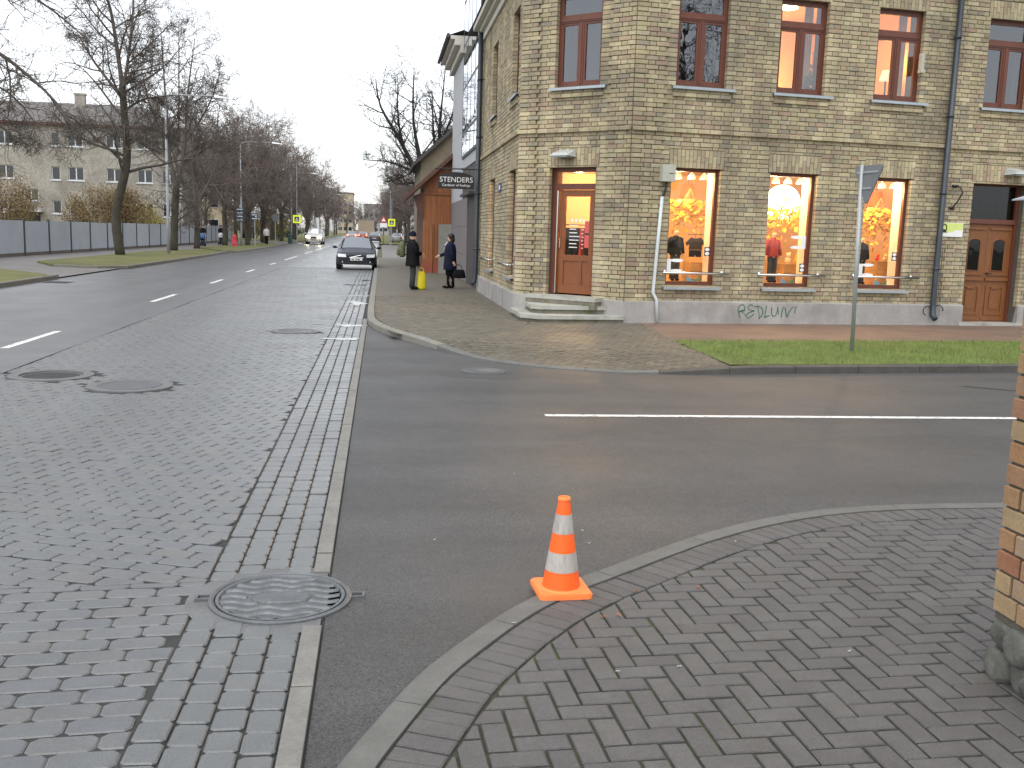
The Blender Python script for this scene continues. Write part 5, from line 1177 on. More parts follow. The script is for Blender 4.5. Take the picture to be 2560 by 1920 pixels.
while x < 3.2: MB().box(x, x + .11, HY, HY + .025, .55, 3.28).build('plank', 'plank', wh); x += .122
MB().box(1.7, 3.2, HY - .05, HY + .02, 3.285, 3.38).build('beam', 'plank', wh); MB().box(1.7, 3.2, HY - .04, HY + .03, .08, .545).build('base', 'red_base', wh)
x = 1.86
while x < 3.2: MB().box(x, x + .118, HY + .003, HY + .024, 3.39, roofz(x) - .12).build('plank', 'plank', wh); x += .122
mb = MB()
mb.hexa([(1.02, HY - .5, 3.08), (4.4, HY - .5, roofz(4.4) - .1), (4.4, HY + 8, roofz(4.4) - .1), (1.02, HY + 8, 3.08), (.98, HY - .5, 3.24), (4.4, HY - .5, roofz(4.4) + .08), (4.4, HY + 8, roofz(4.4) + .08), (.98, HY + 8, 3.24)]); mb.build('roof', 'plank_dark', wh)
mb = MB(); mb.hexa([(1.5, HY - .12, 2.6), (1.72, HY - .12, 2.3), (1.72, HY + .0, 2.3), (1.5, HY, 2.6), (1.3, HY - .12, 3.2), (1.72, HY - .12, 3.4), (1.72, HY, 3.4), (1.3, HY, 3.2)]); mb.build('eave_bracket', 'plank_dark', wh)
MB().box(2.36, 3.1, HY - .6, HY - .06, .1, 2.1).build('tin_panel', 'tin', wh)
MB().tube([(2.1, HY - .08, .1), (2.1, HY - .08, 2.1)], .03, 6).build('pipe', 'plank', wh)
oh = empty('olive_house', (4, 50, 0), label='olive rendered house with dark sloping roof behind the wooden house', cat='house')
mb = MB(); mb.add([(1.9, 49, 0), (9, 49, 0), (9, 49, 9), (6, 49, 9), (1.9, 49, 5.2), (1.9, 58, 0), (1.9, 58, 5.2)], [(0, 1, 2, 3, 4), (5, 0, 4, 6)]); mb.build('wall', 'olive_wall', oh)
mb = MB(); mb.hexa([(1.5, 48.6, 4.85), (6, 48.6, 9.0), (6, 58, 9.0), (1.5, 58, 4.85), (1.45, 48.6, 5.0), (6, 48.6, 9.2), (6, 58, 9.2), (1.45, 58, 5.0)]); mb.build('roof', 'roof_dark', oh)

# ------------------------------------------------------------------ left side of the street
pm('kerb_left', (.16, .145, .12), .7, .25, 4, bump=.5)
MBp = MB().add([(-19, 5, .04), (-9.95, 5, .04), (-9.95, 330, .04), (-19, 330, .04)], [(0, 1, 2, 3)]); struct(MBp, 'left_pavement', 'pave_grey')
def island(poly, kerb_pts, lab, z=.12):
    o = MB(); n = len(poly); o.add([(x, y, z) for x, y in poly] + [(x, y, -.02) for x, y in poly], [tuple(range(n))] + [(i, n + i, n + (i + 1) % n, (i + 1) % n) for i in range(n)]); struct(o, 'grass_verge', 'lawn')
    k = empty('verge_kerb', (*kerb_pts[0], 0), label=lab, cat='kerb')
    kerb_run(smooth_line(kerb_pts, .5), k, lambda x, y: z + .01, lambda x, y, c: 'kerb_left', 4, .15, flip=1)
island([(-13.6, 8), (-9.98, 8), (-9.98, 30.6), (-10.25, 32.2), (-10.9, 33.3), (-13.2, 36.2), (-13.9, 35)], [(-9.86, 8), (-9.86, 30.2), (-10.05, 32.0), (-10.9, 33.5)], 'stone kerb along the nearest grass verge on the left')
island([(-10.8, 39.3), (-9.9, 40.4), (-9.82, 42), (-9.85, 60), (-10.3, 66.5), (-12.3, 71.5), (-13.8, 63), (-14, 51), (-14, 43), (-12.5, 40)], [(-12.4, 39.9), (-10.8, 39.15), (-9.85, 40.2), (-9.7, 42), (-9.72, 60), (-10.15, 66.8)], 'stone kerb along the verge with the leaning tree')
island([(-10.6, 69), (-9.6, 69.6), (-9.6, 95), (-10.4, 104), (-12.5, 104), (-13.4, 76)], [(-10.6, 68.8), (-9.5, 69.4), (-9.47, 95), (-10.2, 104.2)], 'stone kerb along the farther verge with the red post')
struct(MB().add([(-9.98, 124, .07), (-9.9, 330, .07), (-18, 330, .07), (-18, 124, .07)], [(0, 1, 2, 3)]), 'far_verge', 'lawn')
struct(MB().add([(-.2, 124, .07), (7, 124, .07), (7, 330, .07), (-.2, 330, .07)], [(0, 1, 2, 3)]), 'far_verge', 'lawn')
struct(MB().add([(-90, 20, .02), (-17.6, 20, .02), (-17.2, 330, .02), (-90, 330, .02)], [(0, 1, 2, 3)]), 'yard_lawn', 'lawn')
# fence of grey sheets between posts
pm('fence_panel', (.30, .32, .355), .6, .10, .7, ramp=[(0.3375, 0.3625, 0.4), (0.4125, 0.4375, 0.4875), (0.375, 0.4, 0.45), (0.45, 0.475, 0.5125)]); pm('fence_post', (.045, .065, .055), .7, .2, 3); pm('fence_base', (.12, .10, .085), .8, .2, 3)
fc = empty('sheet_fence', (-17, 60, 0), label='long fence of grey sheet panels between dark posts on the left', cat='fence')
fx = lambda y: -17.35 + (y - 40) * .022 if y < 88 else -16.29 - (y - 88) * .03
y = 40.6
while y < 117:
    a, b = Vector((fx(y), y)), Vector((fx(y + 3.4), y + 3.4)); d = (b - a).normalized(); n2 = Vector((d.y, -d.x))
    def fb(u0, u1, o0, o1, z0, z1):
        q = [a + d * u0 + n2 * o0, a + d * u1 + n2 * o0, a + d * u1 + n2 * o1, a + d * u0 + n2 * o1]; return MB().hexa([(*p, z0) for p in q] + [(*p, z1) for p in q])
    fb(.06, 3.34, -.02, .02, .2, 1.72 + rnd.uniform(-.02, .02)).build('panel', 'fence_panel', fc); fb(-.06, .06, -.06, .06, 0, 1.82).build('post', 'fence_post', fc); fb(.061, 3.339, -.04, .03, .02, .2).build('footing', 'fence_base', fc)
    y += 3.4
# three storey apartment house
pm('silicate_brick', (.33, .305, .265), .85, .2, 1.2, bump=.5, bscale=14, grain=.25, gscale=9, stain=((.17, .15, .13), .4, .42, .68, .7)); pm('slate', (.13, .12, .115), .8, .2, 1.5, bump=.4, bscale=5); pm('red_trim', (.15, .05, .045), .7, .2, 2); pm('win_white', (.62, .64, .66), .5, .05, 4)
glass_mat('glass_house', (.2, .22, .26), .02)
ap = empty('apartment_house', (-32, 97, 0), label='pale brick three storey apartment house with slate roof behind the fence', cat='building')
FA = Face((-62, 96), (1, .02)); LA = 43.6
def pA(x): return x + 62
WA = []
for x in (-58, -55.4, -50, -47.4, -42, -39.4, -34.5, -29.8 - .1, -28.45, -25.1, -22.4, -20.2):
    w_ = .75 if abs(x + 29.9) < .1 else 1.35
    for z in (8.5, 5.45, 2.4): WA.append((x, x + w_, z, z + 1.2))
WA += [(-32.4, -31.1, 3.5, 4.6), (-33.6, -31, .3, 2.5)]
mb = MB(); us = sorted({0, LA} | {pA(v) for h in WA for v in h[:2]}); zs = sorted({0, 10.3} | {v for h in WA for v in h[2:]})
for a, b in zip(us, us[1:]):
    for c, d in zip(zs, zs[1:]):
        if not any(pA(h[0]) < (a + b) / 2 < pA(h[1]) and h[2] < (c + d) / 2 < h[3] for h in WA): FA.box(mb, a, b, c, d, -.3, 0)
FA.box(mb, .3, LA - .0, 0, 10.29, -11, -10.7); FA.box(mb, LA - .3, LA, 0, 10.295, -10.7, -.3); mb.build('wall', 'silicate_brick', ap)
for h in WA:
    if h[2] < 1: 
        m_ = MB(); FA.box(m_, pA(h[0]), pA(h[1]), h[2] - .3, h[3], -.35, -.2); o = m_.build('entrance', 'dark_room', ap); m_ = MB(); FA.box(m_, pA(h[0]) - .3, pA(h[1]) + .3, h[3], h[3] + .2, -.1, 1.0); m_.build('canopy', 'win_white', ap); continue
    m_ = MB(); ring(FA, m_, pA(h[0]), pA(h[1]), h[2], h[3], .07, -.25, -.12)
    if h[1] - h[0] > 1: FA.box(m_, pA((h[0] + h[1]) / 2) - .05, pA((h[0] + h[1]) / 2) + .05, h[2] + .07, h[3] - .07, -.25, -.12)
    wo_ = m_.build('window', 'win_white', ap)
    pane(FA, wo_, pA(h[0]) + .07, pA(h[1]) - .07, h[2] + .07, h[3] - .07, -.2, 'glass_house')
    m_ = MB(); FA.box(m_, pA(h[0]) - .1, pA(h[1]) + .1, h[2] - .09, h[2], -.1, .08); m_.build('sill', 'win_white', wo_)
m_ = MB(); FA.box(m_, .3, LA - .3, 3.3, 3.35, -10.6, -.32); m_.build('floor_slab', 'dark_room', ap)
m_ = MB(); FA.box(m_, -.4, LA + .4, 10.31, 10.5, -11.4, .5); m_.build('eave', 'red_trim', ap)
m_ = MB(); e = [FA.p(-.5, 10.5, .6), FA.p(LA + .5, 10.5, .6), FA.p(LA + .5, 10.5, -11.6), FA.p(-.5, 10.5, -11.6), FA.p(5, 12.9, -5.4), FA.p(LA - 4.5, 12.9, -5.4)]
m_.add(e, [(0, 1, 5, 4), (1, 2, 5), (2, 3, 4, 5), (3, 0, 4)]); rf = m_.build('roof', 'slate', ap)
for u in (8, 20, pA(-28.8), 40):
    m_ = MB(); FA.box(m_, u, u + .9, 11.6, 13.6, -4.9, -4.2); FA.box(m_, u - .08, u + .98, 13.6, 13.75, -4.98, -4.12); m_.build('chimney', 'silicate_brick', rf)
# neighbouring pale building end and far buildings
pm('cream_wall', (.42, .36, .25), .85, .12, .6); pm('grey_wall', (.32, .31, .30), .85, .12, .6)
def block_house(name, x0, x1, y0, y1, h, mat, lab, nx, nz, roof='slate', wz=3.0, west=False):
    t = empty(name, ((x0 + x1) / 2, y0, 0), label=lab, cat='building'); MB().box(x0, x1, y0, y1, 0, h).build('wall', mat, t)
    for i in range(nx):
        for k in range(nz):
            x = x0 + (x1 - x0) * (i + .5) / nx - .6; z = 1.2 + k * wz; o = MB().box(x - .08, x + 1.28, y0 - .06, y0 - .002, z - .08, z + 1.38).build('window', 'win_white', t); MB().add([(x, y0 - .07, z), (x + 1.2, y0 - .07, z), (x + 1.2, y0 - .07, z + 1.3), (x, y0 - .07, z + 1.3)], [(0, 1, 2, 3)]).build('pane', 'glass_house', o)
    if west:
        for i in range(west):
            for k in range(nz):
                y = y0 + (y1 - y0) * (i + .5) / west - .6; z = 1.2 + k * wz; o = MB().box(x0 - .06, x0 - .002, y - .08, y + 1.28, z - .08, z + 1.38).build('window', 'win_white', t); MB().add([(x0 - .07, y, z), (x0 - .07, y + 1.2, z), (x0 - .07, y + 1.2, z + 1.3), (x0 - .07, y, z + 1.3)], [(3, 2, 1, 0)]).build('pane', 'glass_house', o)
    m_ = MB(); m_.box(x0 - .3, x1 + .3, y0 - .3, y1 + .3, h, h + .3); m_.build('roof', roof, t); return t
block_house('cream_building', -30, -21.5, 140, 150, 8, 'cream_wall', 'cream building beyond the end of the sheet fence', 4, 2)
block_house('far_block', -16, -10.6, 380, 400, 15, 'cream_wall', 'tall pale block at the far end of the street', 3, 4)
block_house('far_block', -7, 3, 420, 440, 12, 'grey_wall', 'low grey block closing the far end of the street', 5, 3)
block_house('pale_house', 5, 18, 135, 150, 8.5, 'grey_wall', 'pale grey house behind the trees on the right of the street', 5, 3, west=5)
block_house('cream_house', 4.0, 14, 95, 108, 5.5, 'cream_wall', 'low cream house beyond the wooden house', 4, 2, west=4)

# ------------------------------------------------------------------ bare trees
pm('bark', (.055, .045, .035), .9, .3, 3, bump=.8, bscale=25, stain=((.06, .065, .03), 1.2, .45, .65, .7)); pm('bark_dark', (.028, .024, .021), .9, .3, 3, bump=.6, bscale=25); pm('twig', (.095, .08, .068), .9, .2, 2); pm('twig_brown_haze', (.135, .108, .094), .9, .25, .3)  # avenue twig brown is lightened to stand in for distance haze
def grow(limbs, seed, n2=8, n3=6, n4=5, len2=.42, tips=1.0, up=.25, thin=1.0):
    """limbs: list of (points, r0, r1, is_trunk). Returns trunk and crown builders."""
    r = random.Random(seed); T, Cw = MB(), MB()
    def rv(): return Vector((r.gauss(0, 1), r.gauss(0, 1), r.gauss(0, 1))).normalized()
    def path(p, d, L, k, wob, trop):
        pts = [p]; d = d.normalized()
        for i in range(k):
            d = (d + rv() * wob + Vector((0, 0, trop))).normalized(); p = p + d * L / k; pts.append(p)
        return pts
    def kids(pts, r0, r1, n, L, lvl, t0=.2):
        for q in range(n):
            t = t0 + (1 - t0) * (q + r.random()) / n; f = t * (len(pts) - 1); i = min(int(f), len(pts) - 2); p = pts[i].lerp(pts[i + 1], f - i); d0 = (pts[i + 1] - pts[i]).normalized()
            s = rv(); s = (s - d0 * s.dot(d0)).normalized(); d = d0 * r.uniform(.35, .8) + s * r.uniform(.7, 1.0)
            rb = (r0 + (r1 - r0) * t); ll = L * r.uniform(.55, 1.25) * (1.15 - .5 * t)
            if lvl == 2:
                rr = min(rb * .6, .02 + ll * .014); pp = path(p, d, ll, 5, .22, up * .35); Cw.tube(pp, [rr * (1 - .75 * k / 5) for k in range(6)], 5, False); kids(pp, rr, rr * .25, n3, ll * .5, 3, .15)
            elif lvl == 3:
                rr = max(min(rb * .6, .018), .007) * thin; pp = path(p, d, ll, 3, .25, up * .3); Cw.tube(pp, [rr, rr * .8, rr * .6, rr * .45], 4, False); kids(pp, rr, rr * .45, n4, ll * .55, 4, .1)
            else:
                rr = .0055 * thin * tips; pp = path(p, d, max(ll, .25), 2, .25, up * .2); Cw.tube(pp, [rr, rr * .85, rr * .6], 3, False)
    for pts, r0, r1, tr in limbs:
        pts = [Vector(p) for p in pts]; dense = [Vector((*q,)) for q in smooth3(pts)]; k = len(dense) - 1
        (T if tr else Cw).tube(dense, [r0 + (r1 - r0) * i / k for i in range(k + 1)], 9 if tr else 7, True)
        Lb = sum((dense[i + 1] - dense[i]).length for i in range(k))
        if tr == 2: kids(dense, r0, r1, max(2, n2 // 2), 1.6, 2, .45)
        else: kids(dense, r0, r1, n2, max(1.2, Lb * len2), 2, .15 if not tr else .35)
    return T, Cw
def smooth3(P):
    out = []
    for i in range(len(P) - 1):
        p0, p1, p2, p3 = P[max(i - 1, 0)], P[i], P[i + 1], P[min(i + 2, len(P) - 1)]
        for k in range(3):
            t = k / 3; out.append(.5 * ((2 * p1) + (p2 - p0) * t + (2 * p0 - 5 * p1 + 4 * p2 - p3) * t * t + (3 * p1 - p0 - 3 * p2 + p3) * t ** 3))
    return out + [P[-1]]
def make_tree(loc, TC, lab, bark='bark', twig='twig', group=None, name='bare_tree'):
    t = empty(name, loc, label=lab, cat='tree', group=group); TC[0].build('trunk', bark, t, smooth=True, inv=False); TC[1].build('crown', twig, t, inv=False); return t
def auto_limbs(seed, H, r0, fork, nl, spread_, lean=(0, 0)):
    r = random.Random(seed); f = Vector((lean[0] + r.uniform(-.2, .2), lean[1] + r.uniform(-.2, .2), fork)); L = [([(0, 0, -.2), (r.uniform(-.1, .1), 0, fork * .5), f], r0, r0 * .72, 1)]
    for k in range(nl):
        a = 6.283 * (k + r.random() * .6) / nl; s = spread_ * r.uniform(.6, 1.2); top = Vector((f.x + math.cos(a) * s, f.y + math.sin(a) * s, H * r.uniform(.78, 1.0) if k else H)); m = f.lerp(top, .45) + Vector((math.cos(a) * s * .22, math.sin(a) * s * .22, 0))
        L.append(([tuple(f - Vector((0, 0, .15))), tuple(m), tuple(top)], r0 * r.uniform(.42, .6), .02, 0))
    return L
# the leaning forked tree on the second verge
lead = [([(0, 0, -.1), (-.17, 0, 2.1), (.34, 0, 4.2), (.47, 0, 5.5), (.34, 0, 8.05), (.34, 0, 8.7)], .255, .15, 1), ([(.34, 0, 8.5), (.08, .1, 10.6), (-.17, .1, 12.3), (-.6, .1, 13.6), (-.8, 0, 15.2)], .125, .02, 0), ([(.36, 0, 8.5), (.6, -.1, 9.4), (.93, -.2, 11.4), (1.1, -.2, 13.3), (1.5, -.3, 15)], .10, .02, 0),
        ([(.34, 0, 7.9), (-1.0, .2, 9.6), (-1.75, .2, 10.9)], .09, .03, 0), ([(.4, 0, 7.3), (1.44, -.2, 7.9), (3.0, -.4, 8.15)], .08, .02, 0), ([(.45, 0, 5.9), (-1.2, .6, 6.4), (-2.4, .8, 6.2)], .06, .015, 0), ([(.5, 0, 5.6), (1.8, -.5, 6.2), (2.8, -.6, 6.0)], .05, .015, 0), ([(.6, 0, 9.6), (1.6, .3, 10.6), (2.7, .4, 11.8)], .05, .015, 0), ([(.4, .1, 8.2), (.2, 1.6, 9.8), (.3, 2.6, 11.5)], .07, .015, 0)]
make_tree((-13.4, 53.8, .1), grow(lead, 5, 15, 8, 6, .5, 1.5, up=.1, thin=1.15), 'tall bare tree with leaning forked trunk on the second verge')
dbl = [([(0, 0, -.1), (.1, 0, 2), (.25, 0, 4.4)], .26, .2, 1), ([(.2, 0, 4.2), (-.2, 0, 6.5), (-.3, .1, 9), (-.5, .1, 13.6)], .15, .02, 0), ([(.3, 0, 4.2), (.8, 0, 6.5), (1.0, .1, 9.5), (1.5, .2, 13)], .14, .02, 0), ([(.3, 0, 6.0), (.4, .4, 8), (.5, .5, 14)], .10, .02, 0), ([(.9, 0, 6.8), (2.2, .3, 9), (3.0, .3, 11.2)], .07, .02, 0), ([(-.2, 0, 6.5), (-1.3, .2, 9), (-1.8, .2, 11.6)], .07, .02, 0), ([(.6, 0, 5.5), (2.4, -.4, 6.5), (3.6, -.5, 6.6)], .05, .015, 0), ([(0, 0, 5.6), (-1.6, .5, 6.6), (-2.6, .5, 6.8)], .05, .015, 0)]
make_tree((-13.0, 65.2, .1), grow(dbl, 8, 15, 8, 6, .4, 1.6, up=.2, thin=1.2), 'bare tree with twin stems behind the first lamp post')
V = [grow(auto_limbs(s, H, .24, f, n, sp), s, 11, 8, 6, .46, 2.0, up=.12, thin=1.3) for s, H, f, n, sp in ((11, 10.5, 3.2, 5, 2.4), (12, 12, 3.4, 6, 2.8), (13, 11, 3.0, 6, 2.6), (14, 12.5, 3.6, 5, 3.0))]
def tree_proto(TC, bark, twig): return TC[0].mesh('trunk', bark, True), TC[1].mesh('crown', twig)
VP_ = [tree_proto(v, 'bark', 'twig_brown_haze') for v in V]
def plant_tree(x, y, k, rz, s, lab, group=None, z=.1):
    t = empty('bare_tree', (x, y, z), rz, lab, 'tree', group); t.scale = (s, s, s)
    for nm, me in zip(('trunk', 'crown'), VP_[k]):
        o = bpy.data.objects.new(nm, me); col.objects.link(o); o.parent = t
plant_tree(-13.4, 75.4, 0, .4, 1.0, 'slim bare tree in front of the pram by the fence'); plant_tree(-13.0, 86.3, 1, 1.9, .95, 'bare tree just left of the red post'); plant_tree(-11.7, 90.5, 2, 3.0, 1.0, 'bare tree just right of the lamp post with blue signs')
i = 0
for y, x in ((97, -12.6), (103, -14.5), (109, -12.4), (117, -13.5), (121, -15.5), (126, -12.2), (134, -14.2), (142, -11.8), (150, -12.8), (160, -11.5), (171, -12.5), (184, -11.6), (198, -12.2), (214, -11.5), (232, -12), (252, -11.6), (275, -12), (112, -20), (130, -22), (150, -20), (175, -19), (205, -18), (240, -17)):
    plant_tree(x, y, i % 4, i * 1.7, (1.02, .94, 1.08)[i % 3], 'bare brown tree in the long left hand avenue row', 'trees of the left avenue row'); i += 1
for y, x in ((118, 3.2), (128, 4.6), (140, 3.4), (155, 2.8), (172, 3.4), (190, 2.6), (212, 3.0), (238, 2.4), (268, 2.8), (300, 2.6)):
    plant_tree(x, y, i % 4, i * 1.3, (.9, .84, .96)[i % 3], 'bare brown tree in the distant right hand avenue row', 'trees of the right avenue row'); i += 1
for y, x in ((330, -11), (345, -6), (360, -2), (350, 4), (372, -9.5), (378, 1)):
    plant_tree(x, y, i % 4, i * 1.3, .9, 'bare tree closing the far end of the street', 'trees at the end of the street'); i += 1
bigl = [([(0, 0, -.1), (.1, 0, 2), (.0, 0, 4.2)], .42, .34, 1), ([(0, 0, 4), (-.9, 0, 5.6), (-1.9, 0, 7.4), (-3.0, 0, 9.2), (-3.3, 0, 10.8)], .2, .02, 0), ([(0, 0, 4), (-.5, .2, 6), (-1.0, .2, 8.5), (-1.0, .2, 11.6)], .2, .02, 0), ([(.1, 0, 4), (.6, .3, 6), (.6, .3, 8), (.9, .2, 11.5)], .22, .02, 0), ([(.1, 0, 4.2), (1.2, 0, 6.2), (1.9, 0, 8), (2.7, 0, 10.8)], .18, .02, 0), ([(0, 0, 4.1), (-.8, -.4, 4.7), (-2.0, -.5, 4.6), (-2.7, -.4, 5.2)], .13, .02, 0), ([(-.6, 0, 5.2), (-2.2, .3, 5.9), (-3.8, .4, 6.0)], .09, .02, 0), ([(.5, .2, 5.5), (.3, 1.5, 8), (.2, 2, 10.5)], .12, .02, 0), ([(1.0, 0, 5.8), (2.6, .3, 7), (3.8, .3, 8.6)], .1, .02, 0), ([(-1.4, 0, 6.4), (-1.9, -.3, 8.2), (-2.0, -.3, 10.5)], .1, .02, 0), ([(.6, .3, 7), (1.4, .2, 9), (1.7, .2, 11.3)], .09, .02, 0)]
make_tree((2.9, 62, 0), grow(bigl, 21, 12, 7, 5, .36, 1.4, up=.25, thin=1.2), 'big spreading black bare tree above the wooden house roof', 'bark_dark', 'bark_dark')
# near tree at the left whose branches hang into the picture
nl_ = [([(0, 0, -.1), (.2, 0, 3), (.4, .2, 5.4)], .34, .28, 1), ([(.4, .2, 5.2), (1.2, .2, 8.2), (2.2, .2, 10.6), (3.6, 0, 12.2)], .17, .03, 0), ([(.4, .2, 5.3), (1.8, .1, 7.9), (3.6, .2, 7.6), (5.4, .3, 6.2), (6.2, .3, 5.2)], .13, .02, 0), ([(1.4, .2, 8.4), (3.2, .2, 9.9), (5.2, .2, 9.3), (6.8, .2, 8.1)], .09, .02, 0), ([(.4, .2, 5), (1.8, .3, 5.6), (3.4, .5, 5.2), (4.6, .5, 4.2)], .08, .015, 0), ([(.5, .2, 5.2), (2.0, .9, 6.8), (3.8, 1.4, 6.2), (4.9, 1.4, 4.8)], .08, .015, 0), ([(.4, .2, 5.3), (-.6, 0, 8), (-1.2, .2, 11)], .12, .02, 0), ([(2.0, .2, 10.2), (3.8, .4, 10.9), (5.6, .4, 11.2), (7.2, .4, 12)], .07, .02, 0)]
make_tree((-17.2, 37.5, .1), grow(nl_, 33, 13, 8, 6, .4, 1.5, up=-.08, thin=1.15), 'bare tree at the left edge whose branches hang into view', 'bark', 'twig')
# trees across the side street behind the camera, seen only as reflections in the window panes
plant_tree(9, -9, 1, .3, 1.1, 'bare tree mirrored in the upper windows', 'trees mirrored in the panes'); plant_tree(16, -7, 3, 1.3, 1.15, 'bare tree mirrored in the upper windows', 'trees mirrored in the panes'); plant_tree(22, -10, 2, 2.3, 1.2, 'bare tree mirrored in the upper windows', 'trees mirrored in the panes')

# shrubs with brown and yellow autumn leaves behind the fence
pm('shrub_brown', (.24, .15, .06), .8, .25, .7, ramp=[(.16, .10, .05), (.20, .14, .06), (.17, .095, .05), (.22, .18, .06), (.13, .09, .05)]); pm('shrub_yellow', (.45, .34, .05), .8, .25, .7, ramp=[(.26, .2, .05), (.32, .27, .06), (.22, .17, .05), (.18, .17, .05)]); pm('hedge', (.035, .06, .025), .8, .25, 1)
def shrub(x, y, rx, ry, h, n, lab, mat, seed, leaf=.09, stem=True):
    r = random.Random(seed); t = empty('shrub', (x, y, 0), label=lab, cat='shrub'); mb = MB(); st = MB()
    for k in range(46):
        a = r.uniform(0, 6.28); q = r.random() ** .5; e_ = Vector((x + rx * q * math.cos(a), y + ry * q * math.sin(a), h * (1 - .45 * q * q) * r.uniform(.75, 1.05))); b = Vector((x + .4 * rx * q * math.cos(a), y + .4 * ry * q * math.sin(a), 0)); m_ = b.lerp(e_, .55) + Vector((0, 0, .25)); st.tube([b, m_, e_], [.025, .016, .006], 4, False)
        for j in range(n // 46):
            f = r.uniform(.3, 1.05); c = (b.lerp(m_, f * 2) if f < .5 else m_.lerp(e_, f * 2 - 1)) + Vector((r.gauss(0, .28), r.gauss(0, .28), r.gauss(0, .2))); e1 = Vector((r.gauss(0, 1), r.gauss(0, 1), r.gauss(0, 1))).normalized() * leaf * r.uniform(.6, 1.3); e2 = e1.orthogonal().normalized() * leaf * .5
            mb.add([c - e1, c + e2, c + e1, c - e2], [(0, 1, 2, 3)])
    mb.build('foliage', mat, t, kind='stuff'); st.build('stem', 'twig', t)
shrub(-19.6, 76, 3.4, 2, 4.6, 20000, 'large rusty brown shrub behind the sheet fence', 'shrub_brown', 1, .06); shrub(-16.9 - 1.2, 82, 1.7, 1.4, 3.2, 8000, 'yellowish shrub right of the large brown one', 'shrub_yellow', 2, .06); shrub(-25.6, 72, 2.6, 2, 5.2, 11000, 'ochre shrub at the left edge behind the fence', 'shrub_brown', 3, .06)
shrub(-14.2, 138, 2.2, 2, 4.2, 2400, 'yellow autumn shrub beneath the avenue trees', 'shrub_yellow', 4, .14); shrub(-19.0, 150, 2.4, 2, 3.6, 2000, 'second yellow shrub farther left among the avenue trees', 'shrub_yellow', 5, .14); shrub(-17, 165, 5, 2, 2.0, 3000, 'dark green hedge beneath the avenue trees', 'hedge', 6, .15)
shrub(5.2, 118, 1.8, 1.5, 2.6, 1500, 'brown bare shrub beside the right crossing sign', 'twig', 7, .06)

# ------------------------------------------------------------------ lamp posts, signs, street things
pm('lamp_post', (.38, .40, .42), .5, .1, 3, metal=.3); pm('lamp_head', (.62, .64, .66), .4, .05, 3, metal=.2)
pm('sign_yellow', (.80, .85, .03), .5, .03, 3, emit=(.8, .9, .02), es=.15); pm('sign_blue', (.03, .07, .13), .4, .05, 3); pm('post_red', (.55, .03, .05), .5, .08, 4); pm('bin_green', (.03, .08, .07), .5, .1, 4)
def lamp_post(x, y, lab, h=8.85, arm=3.3, group='lamp posts along the left side'):
    t = empty('street_lamp', (x, y, .1), label=lab, cat='street lamp', group=group)
    MB().tube([(x, y, 0), (x, y, 2), (x, y, h - .3)], [.09, .08, .055], 10).build('pole', 'lamp_post', t, smooth=True)
    MB().tube([(x, y, h - .35), (x + .15, y, h - .1), (x + .6, y, h), (x + arm - .6, y, h + .03)], .04, 8).build('arm', 'lamp_post', t, smooth=True)
    mb = MB(); a = x + arm; mb.hexa([(a - .65, y - .14, h - .06), (a + .25, y - .1, h - .10), (a + .25, y + .1, h - .10), (a - .65, y + .14, h - .06), (a - .65, y - .07, h + .09), (a + .2, y - .05, h - .05), (a + .2, y + .05, h - .05), (a - .65, y + .07, h + .09)]); mb.build('head', 'lamp_head', t)
for i, (x, y) in enumerate(((-11.9, 58.3), (-11.9, 88), (-11.7, 134), (-11.6, 177), (-11.6, 214), (-11.6, 250), (-11.6, 290))): lamp_post(x, y, ('street lamp nearest on the left by the twin stemmed tree', 'street lamp on the left carrying blue direction boards', 'third street lamp on the left beyond the white car', 'fourth street lamp along the left avenue', 'fifth street lamp along the left avenue', 'sixth street lamp along the left avenue', 'farthest street lamp along the left avenue')[i])
mb = empty('direction_boards', (-11.9, 87.8, 2.2), label='stack of blue direction boards on the second lamp post', cat='sign')
for k in range(4): MB().box(-12.35, -11.6, 87.86, 87.89, 2.15 + k * .3, 2.36 + k * .3).build('board', 'sign_blue', mb)
for k in range(4): MB().box(-12.25, -11.75, 87.85, 87.857, 2.24 + k * .3, 2.31 + k * .3).build('lettering', 'white', mb)
mb = empty('direction_boards', (-10.8, 87.8, 2.2), label='two blue direction boards right of the second lamp post', cat='sign'); MB().tube([(-10.75, 87.9, 0), (-10.75, 87.9, 3.0)], .04, 6).build('pole', 'lamp_post', mb)
for k in range(2): MB().box(-11.05, -10.45, 87.82, 87.85, 2.3 + k * .32, 2.55 + k * .32).build('board', 'sign_blue', mb); MB().box(-10.98, -10.55, 87.81, 87.817, 2.39 + k * .32, 2.45 + k * .32).build('lettering', 'white', mb)
t = empty('red_post', (-12.1, 85.3, .12), label='squat red plastic post standing on the left verge', cat='post'); mb = MB(); mb.lathe([(.24, 0), (.24, .3), (.19, .36), (.17, .78), (.1, .93), (.03, .96)], (-12.1, 85.3, .12), 16); mb.build('post_body', 'post_red', t, smooth=False)
MB().lathe([(.243, .2), (.243, .26)], (-12.1, 85.3, .12), 16).build('band', 'sign_back', t)
